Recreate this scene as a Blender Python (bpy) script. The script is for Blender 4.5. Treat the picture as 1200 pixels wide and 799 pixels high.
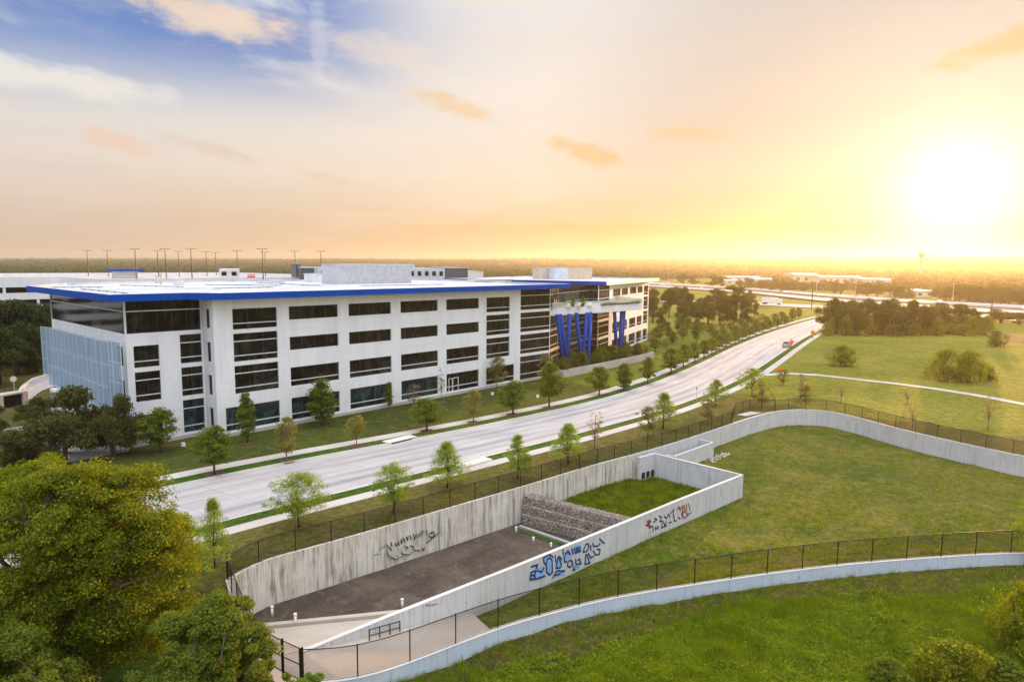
import bpy, math, random
import numpy as np
from mathutils import Vector, Matrix
from mathutils.geometry import delaunay_2d_cdt, intersect_point_line

for o in list(bpy.data.objects): bpy.data.objects.remove(o, do_unlink=True)
random.seed(7); RNG = np.random.default_rng(7)
scene = bpy.context.scene
col = scene.collection
R = math.radians

# ------------------------------------------------------------------ camera
FPX, PITCH, ROLL, CAMH = 785.886, R(6.519), R(0.436), 22.82
cam_d = bpy.data.cameras.new('camera'); cam = bpy.data.objects.new('camera', cam_d); col.objects.link(cam)
cam_d.sensor_width = 36; cam_d.lens = 36*FPX/1200; cam_d.clip_start = .5; cam_d.clip_end = 30000
Fv = Vector((0, math.cos(PITCH), -math.sin(PITCH)))
Rv = Vector((1, 0, 0)); Uv = Vector((0, math.sin(PITCH), math.cos(PITCH)))
R2 = Rv*math.cos(ROLL)+Uv*math.sin(ROLL); U2 = -Rv*math.sin(ROLL)+Uv*math.cos(ROLL)
M = Matrix((R2, U2, -Fv)).transposed().to_4x4(); M.translation = Vector((0, 0, CAMH))
cam.matrix_world = M; scene.camera = cam

def ray(px, py): return Fv*FPX+R2*(px-600)-U2*(py-399.5)
def G(px, py, z=0.):                       # ground point under a pixel at height z
    d = ray(px, py); t = (z-CAMH)/d.z
    return Vector((d.x*t, d.y*t, z))
def proj(P):
    q = Vector(P)-Vector((0, 0, CAMH)); w = q.dot(Fv)
    return 600+FPX*q.dot(R2)/w, 399.5-FPX*q.dot(U2)/w
def zat(P, py):                            # height above P that is seen on row py
    lo, hi = -20., 80.
    for _ in range(40):
        m = (lo+hi)/2
        if proj((P[0], P[1], m))[1] > py: lo = m
        else: hi = m
    return m

# building axes: u along the long facade, n into the building
AZ = R(47.606); DD = 85.654
ux, uy = math.cos(AZ), math.sin(AZ)
def S(s, d, z=0.): return Vector((ux*s-uy*(DD+d), uy*s+ux*(DD+d), z))
def toS(x, y): return ux*x+uy*y, -uy*x+ux*y-DD

# ------------------------------------------------------------------ light
SUN_AZ, SUN_EL = R(33.0), R(5.0)
SUN = Vector((math.sin(SUN_AZ)*math.cos(SUN_EL), math.cos(SUN_AZ)*math.cos(SUN_EL), math.sin(SUN_EL)))
sun_d = bpy.data.lights.new('sun', 'SUN'); sun = bpy.data.objects.new('sun', sun_d); col.objects.link(sun)
sun_d.energy = 5.0; sun_d.angle = R(1.5); sun_d.color = (1.0, .52, .17)
sun.rotation_euler = SUN.to_track_quat('Z', 'Y').to_euler()
scene.view_settings.view_transform = 'Standard'; scene.view_settings.look = 'None'
scene.view_settings.exposure = 0.45; scene.view_settings.gamma = 1; scene.view_settings.use_curve_mapping = False

class NT:                                   # small node-graph helper
    def __init__(s, tree): s.t = tree; s.n = tree.nodes; s.l = tree.links
    def new(s, ty, **k):
        nd = s.n.new(ty)
        for a, b in k.items(): setattr(nd, a, b)
        return nd
    def put(s, sock, v):
        if isinstance(v, bpy.types.NodeSocket): s.l.new(v, sock)
        elif isinstance(v, (tuple, list)) and len(v) == 3 and sock.type == 'RGBA': sock.default_value = (*v, 1)
        else: sock.default_value = v
    def m(s, op, a, b=None, c=None, clamp=False):
        nd = s.new('ShaderNodeMath', operation=op); nd.use_clamp = clamp
        s.put(nd.inputs[0], a)
        if b is not None: s.put(nd.inputs[1], b)
        if c is not None: s.put(nd.inputs[2], c)
        return nd.outputs[0]
    def vm(s, op, a, b=None, sc=None):
        nd = s.new('ShaderNodeVectorMath', operation=op); s.put(nd.inputs[0], a)
        if b is not None: s.put(nd.inputs[1], b)
        if sc is not None: s.put(nd.inputs['Scale'], sc)
        return nd.outputs['Value'] if op in ('DOT_PRODUCT', 'LENGTH') else nd.outputs[0]
    def mix(s, f, a, b, mode='MIX'):
        nd = s.new('ShaderNodeMix', data_type='RGBA', blend_type=mode); s.put(nd.inputs[0], f)
        s.put(nd.inputs[6], a); s.put(nd.inputs[7], b); return nd.outputs[2]
    def sstep(s, v, a, b, lo=0., hi=1.):
        nd = s.new('ShaderNodeMapRange', interpolation_type='SMOOTHSTEP'); s.put(nd.inputs[0], v)
        nd.inputs[1].default_value = a; nd.inputs[2].default_value = b; nd.inputs[3].default_value = lo; nd.inputs[4].default_value = hi
        return nd.outputs[0]
    def noise(s, v, scale, detail=4, rough=.55, dist=0.):
        nd = s.new('ShaderNodeTexNoise'); s.put(nd.inputs['Vector'], v); nd.inputs['Scale'].default_value = scale
        nd.inputs['Detail'].default_value = detail; nd.inputs['Roughness'].default_value = rough; nd.inputs['Distortion'].default_value = dist
        return nd.outputs[0]
    def ramp(s, f, stops):
        nd = s.new('ShaderNodeValToRGB'); s.put(nd.inputs[0], f); e = nd.color_ramp.elements
        while len(e) < len(stops): e.new(.5)
        for k, (p, c) in enumerate(stops): e[k].position = p; e[k].color = (*c, 1)
        return nd.outputs[0]
    def mapv(s, v, sc=(1, 1, 1), loc=(0, 0, 0)):
        nd = s.new('ShaderNodeMapping'); s.put(nd.inputs[0], v); nd.inputs['Scale'].default_value = sc; nd.inputs['Location'].default_value = loc
        return nd.outputs[0]
    def sep(s, v):
        nd = s.new('ShaderNodeSeparateXYZ'); s.put(nd.inputs[0], v); return nd.outputs
    def comb(s, x, y, z):
        nd = s.new('ShaderNodeCombineXYZ')
        for i, v in enumerate((x, y, z)): s.put(nd.inputs[i], v)
        return nd.outputs[0]

world = bpy.data.worlds.new('World'); scene.world = world; world.use_nodes = True
w = NT(world.node_tree); w.n.clear()
sky = w.new('ShaderNodeTexSky', sky_type='NISHITA'); sky.sun_disc = False
sky.sun_elevation = SUN_EL; sky.sun_rotation = SUN_AZ; sky.air_density = 1.2; sky.dust_density = 0.2
tc = w.new('ShaderNodeTexCoord').outputs['Generated']
dirv = w.vm('NORMALIZE', tc); dx, dy, dz = w.sep(dirv)
cosg = w.vm('DOT_PRODUCT', dirv, tuple(SUN))
el = w.m('MULTIPLY', w.m('ARCSINE', dz), 180/math.pi)                 # degrees
az = w.m('MULTIPLY', w.m('ARCTAN2', dx, dy), 180/math.pi)
tsun = w.sstep(cosg, .30, .93)
eln = w.m('DIVIDE', el, 60., clamp=True)
away = w.ramp(eln, [(0, (.62, .47, .40)), (.05, (.73, .57, .47)), (.12, (.86, .74, .65)), (.20, (.80, .79, .79)), (.28, (.60, .70, .82)), (.40, (.62, .76, .95)), (1, (.9, 1.0, 1.15))])
near = w.ramp(eln, [(0, (.66, .41, .18)), (.05, (.76, .53, .31)), (.12, (.93, .79, .65)), (.22, (.94, .85, .77)), (.35, (.88, .84, .82)), (.55, (.8, .85, .95)), (1, (.9, .95, 1.05))])
base = w.mix(tsun, away, near)
# blue gaps in the thin cloud veil, away from the sun and higher up
p2 = w.comb(w.m('DIVIDE', az, 14.), w.m('DIVIDE', el, 6.), 0.)
nz = w.noise(p2, 1.1, 5, .55, .4)
gap = w.m('MULTIPLY', w.sstep(el, 9.5, 17.5), w.sstep(az, 7., -17.))
gap = w.m('MULTIPLY', gap, w.sstep(cosg, .84, .6))
gap = w.m('MULTIPLY', gap, w.sstep(nz, .72, .50))
gap = w.m('MULTIPLY', gap, w.sstep(el, 48., 30.))
base = w.mix(w.m('MULTIPLY', gap, .92), base, (.05, .20, .60))
# soft streaks in the veil
p3 = w.comb(w.m('DIVIDE', az, 22.), w.m('DIVIDE', el, 3.2), 3.)
st = w.noise(p3, 1.0, 6, .6, .3)
base = w.mix(w.m('MULTIPLY', w.sstep(st, .48, .72), .35), base, w.mix(tsun, (.84, .78, .74), (1.05, .90, .72)))
base = w.mix(w.m('MULTIPLY', w.sstep(st, .48, .30), .16), base, w.mix(tsun, (.50, .50, .58), (.96, .66, .38)))
# single clouds: azimuth, elevation, half width, half height (degrees), tilt, colour, strength
def dirof(px, py):
    d = ray(px, py).normalized(); return math.degrees(math.atan2(d.x, d.y)), math.degrees(math.asin(d.z))
clouds = [(238, 18, 85, 22, .10, (.95, .74, .58), 1.), (60, 92, 120, 16, .05, (.93, .88, .82), 1.), (374, 45, 10, 50, .12, (.82, .84, .88), .35),
          (135, 167, 36, 11, .25, (.93, .66, .50), .95), (265, 180, 60, 8, .22, (.80, .62, .52), .75), (378, 208, 36, 6, .20, (.84, .62, .46), .6),
          (455, 60, 60, 18, .1, (.92, .76, .66), .55), (535, 125, 58, 11, .28, (.93, .66, .42), .95), (683, 178, 50, 15, .28, (.93, .62, .32), 1.),
          (808, 158, 46, 10, .08, (1.0, .72, .42), .8), (1170, 55, 60, 14, -.25, (.95, .66, .30), 1.), (100, 228, 60, 9, .05, (.86, .68, .58), .5),
          (800, 270, 330, 10, .0, (.84, .47, .20), 1.), (1200, 268, 90, 9, .0, (.90, .52, .14), 1.), (560, 236, 90, 7, .0, (.90, .70, .50), .6), (1010, 205, 70, 6, -.05, (1.0, .78, .5), .6)]
wob = w.m('MULTIPLY', w.m('SUBTRACT', w.noise(w.comb(w.m('DIVIDE', az, 3.2), w.m('DIVIDE', el, 1.4), 0.), 1.0, 7, .62), .5), 3.4)
for (px, py, hw, hh, tilt, cc, k) in clouds:
    a0, e0 = dirof(px, py); sc = 57.3/FPX
    da = w.m('MULTIPLY', w.m('SUBTRACT', az, a0), math.cos(R(e0))); de = w.m('SUBTRACT', el, e0)
    de = w.m('ADD', de, w.m('MULTIPLY', da, tilt))
    q = w.m('ADD', w.m('POWER', w.m('ABSOLUTE', w.m('DIVIDE', da, hw*sc)), 2.), w.m('POWER', w.m('ABSOLUTE', w.m('DIVIDE', de, hh*sc)), 2.))
    f = w.m('ADD', w.m('SUBTRACT', 1.0, q), wob)
    f = w.m('MULTIPLY', w.sstep(f, -.25, 1.05), w.sstep(q, 2.4, .8))
    base = w.mix(w.m('MULTIPLY', f, k*.9), base, cc)
# glow of the sun through the haze
base = w.vm('SCALE', base, sc=w.sstep(cosg, .84, .985, 1.0, .66))
gl = w.m('POWER', w.m('MAXIMUM', cosg, 0.), 420.); gl2 = w.m('POWER', w.m('MAXIMUM', cosg, 0.), 45.); gl3 = w.m('POWER', w.m('MAXIMUM', cosg, 0.), 9.)
base = w.vm('ADD', base, w.vm('SCALE', (1.1, 1.0, .75), sc=gl))
base = w.vm('ADD', base, w.vm('SCALE', (.22, .20, .17), sc=gl2))
base = w.vm('ADD', base, w.vm('SCALE', (.03, .015, .0), sc=gl3))
# added fill: unseen sky overhead and behind the camera brightened to light the facade
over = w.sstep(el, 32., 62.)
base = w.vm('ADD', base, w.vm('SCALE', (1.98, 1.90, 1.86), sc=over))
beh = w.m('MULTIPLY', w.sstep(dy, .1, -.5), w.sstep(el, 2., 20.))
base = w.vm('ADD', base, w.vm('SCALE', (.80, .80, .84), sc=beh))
bg1 = w.new('ShaderNodeBackground'); w.put(bg1.inputs[0], sky.outputs[0]); bg1.inputs[1].default_value = .05
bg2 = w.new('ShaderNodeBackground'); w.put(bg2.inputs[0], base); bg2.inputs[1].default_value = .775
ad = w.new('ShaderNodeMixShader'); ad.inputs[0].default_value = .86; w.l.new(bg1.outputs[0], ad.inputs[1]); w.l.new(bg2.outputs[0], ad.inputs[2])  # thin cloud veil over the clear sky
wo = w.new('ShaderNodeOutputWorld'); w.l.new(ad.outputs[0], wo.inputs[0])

# ------------------------------------------------------------------ tagging and mesh helpers
ORG = {}
def tag(o, label=None, cat=None, group=None, kind=None):
    if label: o['label'] = label
    if cat: o['category'] = cat
    if group: o['group'] = group
    if kind: o['kind'] = kind
    return o
def empty(name, loc=(0, 0, 0), label=None, cat=None, group=None, rz=0., sc=1.):
    o = bpy.data.objects.new(name, None); col.objects.link(o); o.location = loc; o.rotation_euler = (0, 0, rz); o.scale = (sc, sc, sc)
    o.empty_display_size = .5
    ORG[o.name] = Vector(loc)
    return tag(o, label, cat, group)
def copy_tree(o, parent=None):
    c = o.copy(); col.objects.link(c)
    if parent is not None: c.parent = parent
    for ch in list(o.children): copy_tree(ch, c)
    return c
class MB:
    def __init__(s): s.v = []; s.f = []; s.uv = []
    def face(s, pts, uv=None):
        i = len(s.v); s.v += [tuple(p) for p in pts]; s.f.append(tuple(range(i, i+len(pts))))
        s.uv.append(uv if uv else [(0, 0)]*len(pts)); return s
    def hexa(s, b, t):                       # bottom and top quads
        s.face(b[::-1]); s.face(t)
        for i in range(4):
            j = (i+1) % 4; s.face([b[i], b[j], t[j], t[i]])
        return s
    def boxf(s, W, a0, a1, b0, b1, z0, z1):  # box in a frame W(a, b, z)
        return s.hexa([W(a0, b0, z0), W(a1, b0, z0), W(a1, b1, z0), W(a0, b1, z0)], [W(a0, b0, z1), W(a1, b0, z1), W(a1, b1, z1), W(a0, b1, z1)])
    def tube(s, pts, rad, n=6, cap=True):
        pts = [Vector(p) for p in pts]; i0 = len(s.v); up = Vector((0, 0, 1))
        for k, p in enumerate(pts):
            t = (pts[min(k+1, len(pts)-1)]-pts[max(k-1, 0)]).normalized()
            a = t.cross(up) if abs(t.z) < .95 else t.cross(Vector((1, 0, 0))); a.normalize(); b = t.cross(a)
            r = rad[k] if isinstance(rad, (list, tuple)) else rad
            for q in range(n):
                an = 2*math.pi*q/n; s.v.append(tuple(p+a*(math.cos(an)*r)+b*(math.sin(an)*r)))
        for k in range(len(pts)-1):
            for q in range(n):
                r_ = (q+1) % n
                s.f.append((i0+k*n+q, i0+k*n+r_, i0+(k+1)*n+r_, i0+(k+1)*n+q)); s.uv.append([(0, 0)]*4)
        if cap:
            s.f.append(tuple(i0+q for q in range(n))[::-1]); s.uv.append([(0, 0)]*n)
            e = i0+(len(pts)-1)*n; s.f.append(tuple(e+q for q in range(n))); s.uv.append([(0, 0)]*n)
        return s
    def build(s, name, mat, parent=None, smooth=False):
        o0 = ORG.get(parent.name, Vector()) if parent else Vector()
        me = bpy.data.meshes.new(name)
        me.from_pydata([(v[0]-o0[0], v[1]-o0[1], v[2]-o0[2]) for v in s.v], [], s.f)
        if any(any(p != (0, 0) for p in u_) for u_ in s.uv):
            ul = me.uv_layers.new(name='UVMap'); flat = [c for u_ in s.uv for p in u_ for c in p]; ul.data.foreach_set('uv', flat)
        me.materials.append(mat)
        if smooth: me.polygons.foreach_set('use_smooth', [True]*len(me.polygons))
        me.update()
        o = bpy.data.objects.new(name, me); col.objects.link(o)
        if parent: o.parent = parent; ORG[o.name] = o0
        return o
def quads_obj(name, V, mat, parent=None, nside=4):
    V = np.asarray(V, np.float32).reshape(-1, 3); nf = len(V)//nside
    me = bpy.data.meshes.new(name); me.vertices.add(len(V)); me.vertices.foreach_set('co', V.ravel())
    me.loops.add(len(V)); me.loops.foreach_set('vertex_index', np.arange(len(V), dtype=np.int32))
    me.polygons.add(nf); me.polygons.foreach_set('loop_start', np.arange(0, len(V), nside, dtype=np.int32))
    me.polygons.foreach_set('loop_total', np.full(nf, nside, np.int32)); me.materials.append(mat); me.update(calc_edges=True)
    o = bpy.data.objects.new(name, me); col.objects.link(o)
    if parent: o.parent = parent
    return o

# ------------------------------------------------------------------ materials
MATS = {}
def mat(name, rgb, rough=.8, spec=.3, metal=0., fn=None):
    m_ = bpy.data.materials.new(name); m_.use_nodes = True; t = NT(m_.node_tree); b = t.n['Principled BSDF']
    b.inputs['Base Color'].default_value = (*rgb, 1); b.inputs['Roughness'].default_value = rough
    b.inputs['Specular IOR Level'].default_value = spec; b.inputs['Metallic'].default_value = metal
    if fn: fn(t, b)
    else:                                     # slight mottling so that nothing is perfectly flat
        g = t.new('ShaderNodeNewGeometry').outputs['Position']
        n1 = t.noise(g, 1.3, 5, .65)
        t.put(b.inputs['Base Color'], t.mix(t.sstep(n1, .3, .7), tuple(c*.86 for c in rgb), tuple(min(1, c*1.1) for c in rgb)))
    MATS[name] = m_; return m_
def bump(t, b, h, dist=.05, st=.6):
    n = t.new('ShaderNodeBump'); t.put(n.inputs['Height'], h); n.inputs['Distance'].default_value = dist; n.inputs['Strength'].default_value = st
    t.l.new(n.outputs[0], b.inputs['Normal'])
def grass_fn(cA, cB, cC, scale=1., dry=.5):
    def f(t, b):
        g = t.new('ShaderNodeNewGeometry').outputs['Position']
        n1 = t.noise(g, .045*scale, 5, .6, .5); n2 = t.noise(g, .35*scale, 6, .7, .3); n3 = t.noise(g, 3.2, 5, .8); n4 = t.noise(g, .9*scale, 5, .75, .6)
        c = t.mix(t.sstep(n1, .35, .65), cA, cB); c = t.mix(t.m('MULTIPLY', t.sstep(n2, .47, .68), dry), c, cC)
        c = t.mix(.85, c, t.mix(t.sstep(n3, .25, .75), (.45, .45, .4), (1.6, 1.55, 1.4)), 'MULTIPLY'); c = t.mix(.8, c, t.mix(t.sstep(n4, .36, .64), (.62, .66, .6), (1.3, 1.3, 1.15)), 'MULTIPLY')
        t.put(b.inputs['Base Color'], c)
        bump(t, b, t.m('ADD', t.m('MULTIPLY', n2, 1.2), t.m('MULTIPLY', n3, .35)), .35, .8)
    return f
mat('lawn', (.06, .1, .02), .95, .1, fn=grass_fn((.065, .076, .016), (.105, .098, .026), (.135, .098, .045), 1.4, .8))
mat('field', (.06, .1, .02), .95, .1, fn=grass_fn((.095, .130, .012), (.170, .172, .026), (.20, .155, .045), 1., .6))
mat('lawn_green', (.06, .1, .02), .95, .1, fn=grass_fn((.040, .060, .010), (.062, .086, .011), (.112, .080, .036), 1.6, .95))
mat('meadow', (.06, .1, .02), .95, .1, fn=grass_fn((.040, .080, .006), (.10, .135, .010), (.09, .075, .02), 2.6, .6))
mat('verge', (.06, .12, .02), .95, .1, fn=grass_fn((.034, .078, .010), (.055, .10, .012), (.08, .10, .02), 1.5, .35))
mat('basin_grass', (.06, .1, .02), .95, .1, fn=grass_fn((.048, .080, .008), (.118, .118, .020), (.17, .125, .04), 1.5, .7))
mat('box_grass', (.06, .1, .02), .95, .1, fn=grass_fn((.030, .068, .013), (.05, .088, .018), (.07, .085, .03), 2.5, .4))
def soil_fn(t, b):
    g = t.new('ShaderNodeNewGeometry').outputs['Position']
    n1 = t.noise(g, .25, 5, .6, .8); n2 = t.noise(g, 9., 4, .8); n3 = t.noise(g, 1.5, 5, .7)
    c = t.mix(t.sstep(n1, .35, .7), (.070, .054, .042), (.120, .095, .076)); c = t.mix(t.m('MULTIPLY', t.sstep(n3, .5, .72), .5), c, (.19, .16, .135))
    c = t.mix(.8, c, t.mix(t.sstep(n2, .3, .75), (.55, .55, .55), (1.6, 1.6, 1.6)), 'MULTIPLY'); t.put(b.inputs['Base Color'], c); bump(t, b, n2, .1, .8)
mat('soil', (.1, .08, .06), .95, .1, fn=soil_fn)
mat('mulch', (.13, .08, .05), .95, .1)
def conc_fn(base, dirt, streak, dk=.45, warm=(.30, .24, .17), ws=.5):
    def f(t, b):
        uvn = t.new('ShaderNodeUVMap'); uvn.uv_map = 'UVMap'; uv = uvn.outputs[0]
        a = t.noise(t.mapv(uv, (2.6, .16, 1)), 1., 5, .7, .2); c_ = t.noise(t.mapv(uv, (.22, .3, 1)), 1., 4, .6, .6); d_ = t.noise(t.mapv(uv, (9, .5, 1), (3, 1, 0)), 1., 3, .7)
        fine = t.noise(uv, 8., 4, .7); x, y, z = t.sep(uv)
        low = t.sstep(t.noise(t.mapv(uv, (.5, .12, 1), (5, 2, 0)), 1., 5, .7, .4), .42, .62)
        col_ = t.mix(t.m('MULTIPLY', t.sstep(a, .46, .66), dk*streak), base, dirt)
        col_ = t.mix(t.m('MULTIPLY', t.sstep(d_, .5, .74), .45*streak), col_, tuple(q*.75 for q in dirt))
        col_ = t.mix(t.m('MULTIPLY', t.m('MULTIPLY', low, t.sstep(c_, .38, .6)), ws), col_, warm)
        col_ = t.mix(t.m('MULTIPLY', t.sstep(c_, .50, .68), .30), col_, tuple(min(1, q*1.25) for q in base))
        # rain runs from the top edge: uv.y is metres below the top
        run = t.m('MULTIPLY', t.sstep(y, 1.3, .0), t.sstep(t.noise(t.mapv(uv, (3.5, .05, 1), (9, 4, 0)), 1., 4, .7), .45, .7))
        col_ = t.mix(t.m('MULTIPLY', run, .45*streak), col_, tuple(q*.55 for q in dirt))
        # form joints every 3.66 m and lift lines
        jx = t.m('ABSOLUTE', t.m('SUBTRACT', t.m('FRACT', t.m('DIVIDE', x, 3.66)), .5)); j = t.m('GREATER_THAN', jx, .494)
        jy = t.m('ABSOLUTE', t.m('SUBTRACT', t.m('FRACT', t.m('DIVIDE', y, 1.22)), .5)); j2 = t.m('MULTIPLY', t.m('GREATER_THAN', jy, .488), .35)
        col_ = t.mix(t.m('MULTIPLY', t.m('MAXIMUM', j, j2), .5), col_, tuple(q*.45 for q in dirt))
        col_ = t.mix(.5, col_, t.mix(fine, (.8, .8, .8), (1.2, 1.2, 1.2)), 'MULTIPLY')
        t.put(b.inputs['Base Color'], col_); bump(t, b, t.m('SUBTRACT', fine, t.m('MULTIPLY', j, 2.)), .02, .5)
    return f
mat('concrete_old', (.4, .38, .34), .9, .2, fn=conc_fn((.66, .63, .56), (.235, .205, .165), 1.15, .85, (.40, .30, .20), .5))
mat('concrete_wall', (.5, .5, .5), .85, .2, fn=conc_fn((.56, .57, .58), (.33, .34, .36), .85, .6, (.42, .38, .32), .25))
def flatconc_fn(a, b_, joint=4.5):
    def f(t, b):
        g = t.new('ShaderNodeNewGeometry').outputs['Position']
        n1 = t.noise(g, .12, 4, .6, .4); n2 = t.noise(g, 2.2, 5, .7); n3 = t.noise(g, 12., 3, .7)
        c = t.mix(t.sstep(n1, .3, .7), a, b_); c = t.mix(.6, c, t.mix(n2, (.82, .82, .82), (1.15, 1.15, 1.15)), 'MULTIPLY')
        t.put(b.inputs['Base Color'], c); bump(t, b, n3, .01, .4)
    return f
mat('paving', (.5, .48, .45), .85, .25, fn=flatconc_fn((.42, .38, .35), (.52, .48, .44)))
mat('apron', (.5, .45, .42), .85, .25, fn=flatconc_fn((.40, .345, .29), (.50, .44, .375)))
mat('rim', (.6, .6, .6), .8, .25, fn=flatconc_fn((.52, .50, .48), (.64, .62, .60)))
def road_fn(t, b):
    uvn = t.new('ShaderNodeUVMap'); uvn.uv_map = 'UVMap'; uv = uvn.outputs[0]; x, y, z = t.sep(uv)
    g = t.new('ShaderNodeNewGeometry').outputs['Position']
    n1 = t.noise(t.mapv(uv, (.10, .9, 1)), 1., 5, .65, .3); n2 = t.noise(g, 1.1, 5, .7); n3 = t.noise(t.mapv(uv, (.025, .5, 1), (3, 7, 0)), 1., 3, .6)
    c = t.mix(t.sstep(n1, .3, .7), (.36, .335, .33), (.47, .44, .43))
    # worn wheel tracks, four of them
    for yy in (2.0, 4.2, 8.6, 10.8):
        tr = t.m('MULTIPLY', t.sstep(t.m('ABSOLUTE', t.m('SUBTRACT', y, yy)), .85, .1), t.sstep(n3, .3, .62))
        c = t.mix(t.m('MULTIPLY', tr, .55), c, (.17, .16, .185))
    jx = t.m('GREATER_THAN', t.m('ABSOLUTE', t.m('SUBTRACT', t.m('FRACT', t.m('DIVIDE', x, 4.6)), .5)), .493)
    jy = t.m('GREATER_THAN', t.m('ABSOLUTE', t.m('SUBTRACT', t.m('FRACT', t.m('DIVIDE', t.m('ADD', y, .2), 3.3)), .5)), .492)
    c = t.mix(t.m('MULTIPLY', t.m('MAXIMUM', jx, jy), .42), c, (.13, .115, .11))
    slab = t.new('ShaderNodeTexWhiteNoise', noise_dimensions='2D'); t.put(slab.inputs['Vector'], t.comb(t.m('FLOOR', t.m('DIVIDE', x, 4.6)), t.m('FLOOR', t.m('DIVIDE', y, 3.3)), 0.))
    c = t.mix(.6, c, t.mix(slab.outputs[0], (.9, .9, .9), (1.1, 1.1, 1.1)), 'MULTIPLY')
    c = t.mix(.7, c, t.mix(n2, (.84, .84, .84), (1.12, 1.12, 1.12)), 'MULTIPLY')
    t.put(b.inputs['Base Color'], c)
mat('road', (.45, .43, .43), .8, .25, fn=road_fn)
def panel_fn(t, b):
    g = t.new('ShaderNodeNewGeometry').outputs['Position']; x, y, z = t.sep(g)
    n1 = t.noise(t.mapv(g, (.5, .5, .12)), 1., 4, .6); n2 = t.noise(g, 5., 3, .6)
    c = t.mix(t.sstep(n1, .3, .7), (.73, .74, .765), (.82, .825, .84)); c = t.mix(.35, c, t.mix(n2, (.9, .9, .9), (1.05, 1.05, 1.05)), 'MULTIPLY')
    j = t.m('GREATER_THAN', t.m('ABSOLUTE', t.m('SUBTRACT', t.m('FRACT', t.m('DIVIDE', t.m('ADD', z, .3), 1.067)), .5)), .489)
    stn = t.noise(t.mapv(g, (1.6, 1.6, .10), (7, 3, 0)), 1., 5, .7); c = t.mix(t.m('MULTIPLY', t.sstep(stn, .52, .74), .22), c, (.50, .48, .44)); c = t.mix(t.m('MULTIPLY', j, .45), c, (.42, .42, .44)); t.put(b.inputs['Base Color'], c)
mat('panel', (.78, .78, .8), .6, .3, fn=panel_fn)
mat('blue_metal', (.0, .062, .36), .6, .10)
mat('soffit', (.55, .5, .42), .7, .2)
mat('white_metal', (.70, .70, .69), .4, .4)
mat('dark_metal', (.03, .028, .025), .5, .4)
mat('black_vinyl', (.012, .010, .008), .5, .3)
mat('grey_metal', (.35, .36, .38), .5, .4)
mat('light_metal', (.58, .64, .70), .5, .4)
mat('charcoal_panel', (.10, .105, .125), .6, .3)
mat('tan_panel', (.62, .52, .40), .7, .3)
mat('roof_membrane', (.50, .52, .56), .8, .15, fn=flatconc_fn((.40, .43, .49), (.62, .63, .66)))
mat('orange', (.85, .13, .02), .5, .3)
mat('red', (.6, .03, .02), .4, .4)
mat('rubber', (.02, .02, .02), .8, .2)
mat('silver_paint', (.42, .43, .46), .3, .6, .3)
mat('white_paint', (.75, .75, .75), .35, .5)
mat('dark_paint', (.08, .08, .09), .35, .5)
mat('pipe_white', (.8, .8, .78), .5, .4)
def glass_fn(tint, lo=.006):
    def f(t, b):
        g = t.new('ShaderNodeNewGeometry').outputs['Position']
        n1 = t.noise(t.mapv(g, (.45, .45, .5)), 1., 3, .6, .6); n2 = t.noise(t.mapv(g, (1.4, 1.4, .25), (4, 0, 0)), 1., 2, .5)
        c = t.mix(t.sstep(n1, .5, .66), tuple(q*.25 for q in tint), tint); c = t.mix(t.m('MULTIPLY', t.sstep(n2, .55, .7), .5), c, tuple(q*1.8+.01 for q in tint))
        t.put(b.inputs['Base Color'], c); nb = t.noise(g, .35, 2, .5); bump(t, b, nb, .05, .12)
    return f
mat('glass_dark', (.01, .01, .01), .06, .32, fn=glass_fn((.022, .021, .016)))
mat('glass_teal', (.01, .03, .04), .08, .4, fn=glass_fn((.025, .062, .075)))
mat('glass_clear', (.35, .45, .42), .05, .5)
mat('car_glass', (.015, .018, .02), .08, .6)
def rock_fn(t, b):
    g = t.new('ShaderNodeNewGeometry').outputs['Position']
    v = t.new('ShaderNodeTexVoronoi'); t.put(v.inputs['Vector'], g); v.inputs['Scale'].default_value = 5.5
    r_ = t.sep(v.outputs['Color'])[0]
    c = t.ramp(r_, [(0, (.30, .245, .20)), (.5, (.42, .36, .31)), (.85, (.56, .50, .44)), (1, (.76, .72, .66))])
    c = t.mix(t.sstep(v.outputs['Distance'], .10, .22), c, (.14, .115, .095)); t.put(b.inputs['Base Color'], c); bump(t, b, v.outputs['Distance'], -.15, .9)
mat('rock', (.3, .27, .24), .9, .2, fn=rock_fn)
def mesh_fn(cell, wire, colr, square=False):
    def f(t, b):
        uvn = t.new('ShaderNodeUVMap'); uvn.uv_map = 'UVMap'; x, y, z = t.sep(uvn.outputs[0])
        def line(v): return t.m('GREATER_THAN', t.m('ABSOLUTE', t.m('SUBTRACT', t.m('FRACT', t.m('DIVIDE', v, cell)), .5)), .5-wire/cell/2)
        a, c = (x, y) if square else (t.m('ADD', x, y), t.m('SUBTRACT', x, y))
        t.put(b.inputs['Alpha'], t.m('MAXIMUM', line(a), line(c)))
        b.inputs['Base Color'].default_value = (*colr, 1)
    return f
mat('chain_link', (.01, .01, .01), .6, .2, fn=mesh_fn(.075, .0155, (.016, .011, .008)))
mat('screen_mesh', (.3, .4, .5), .5, .4, fn=mesh_fn(.12, .062, (.25, .36, .48), True))
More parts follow.
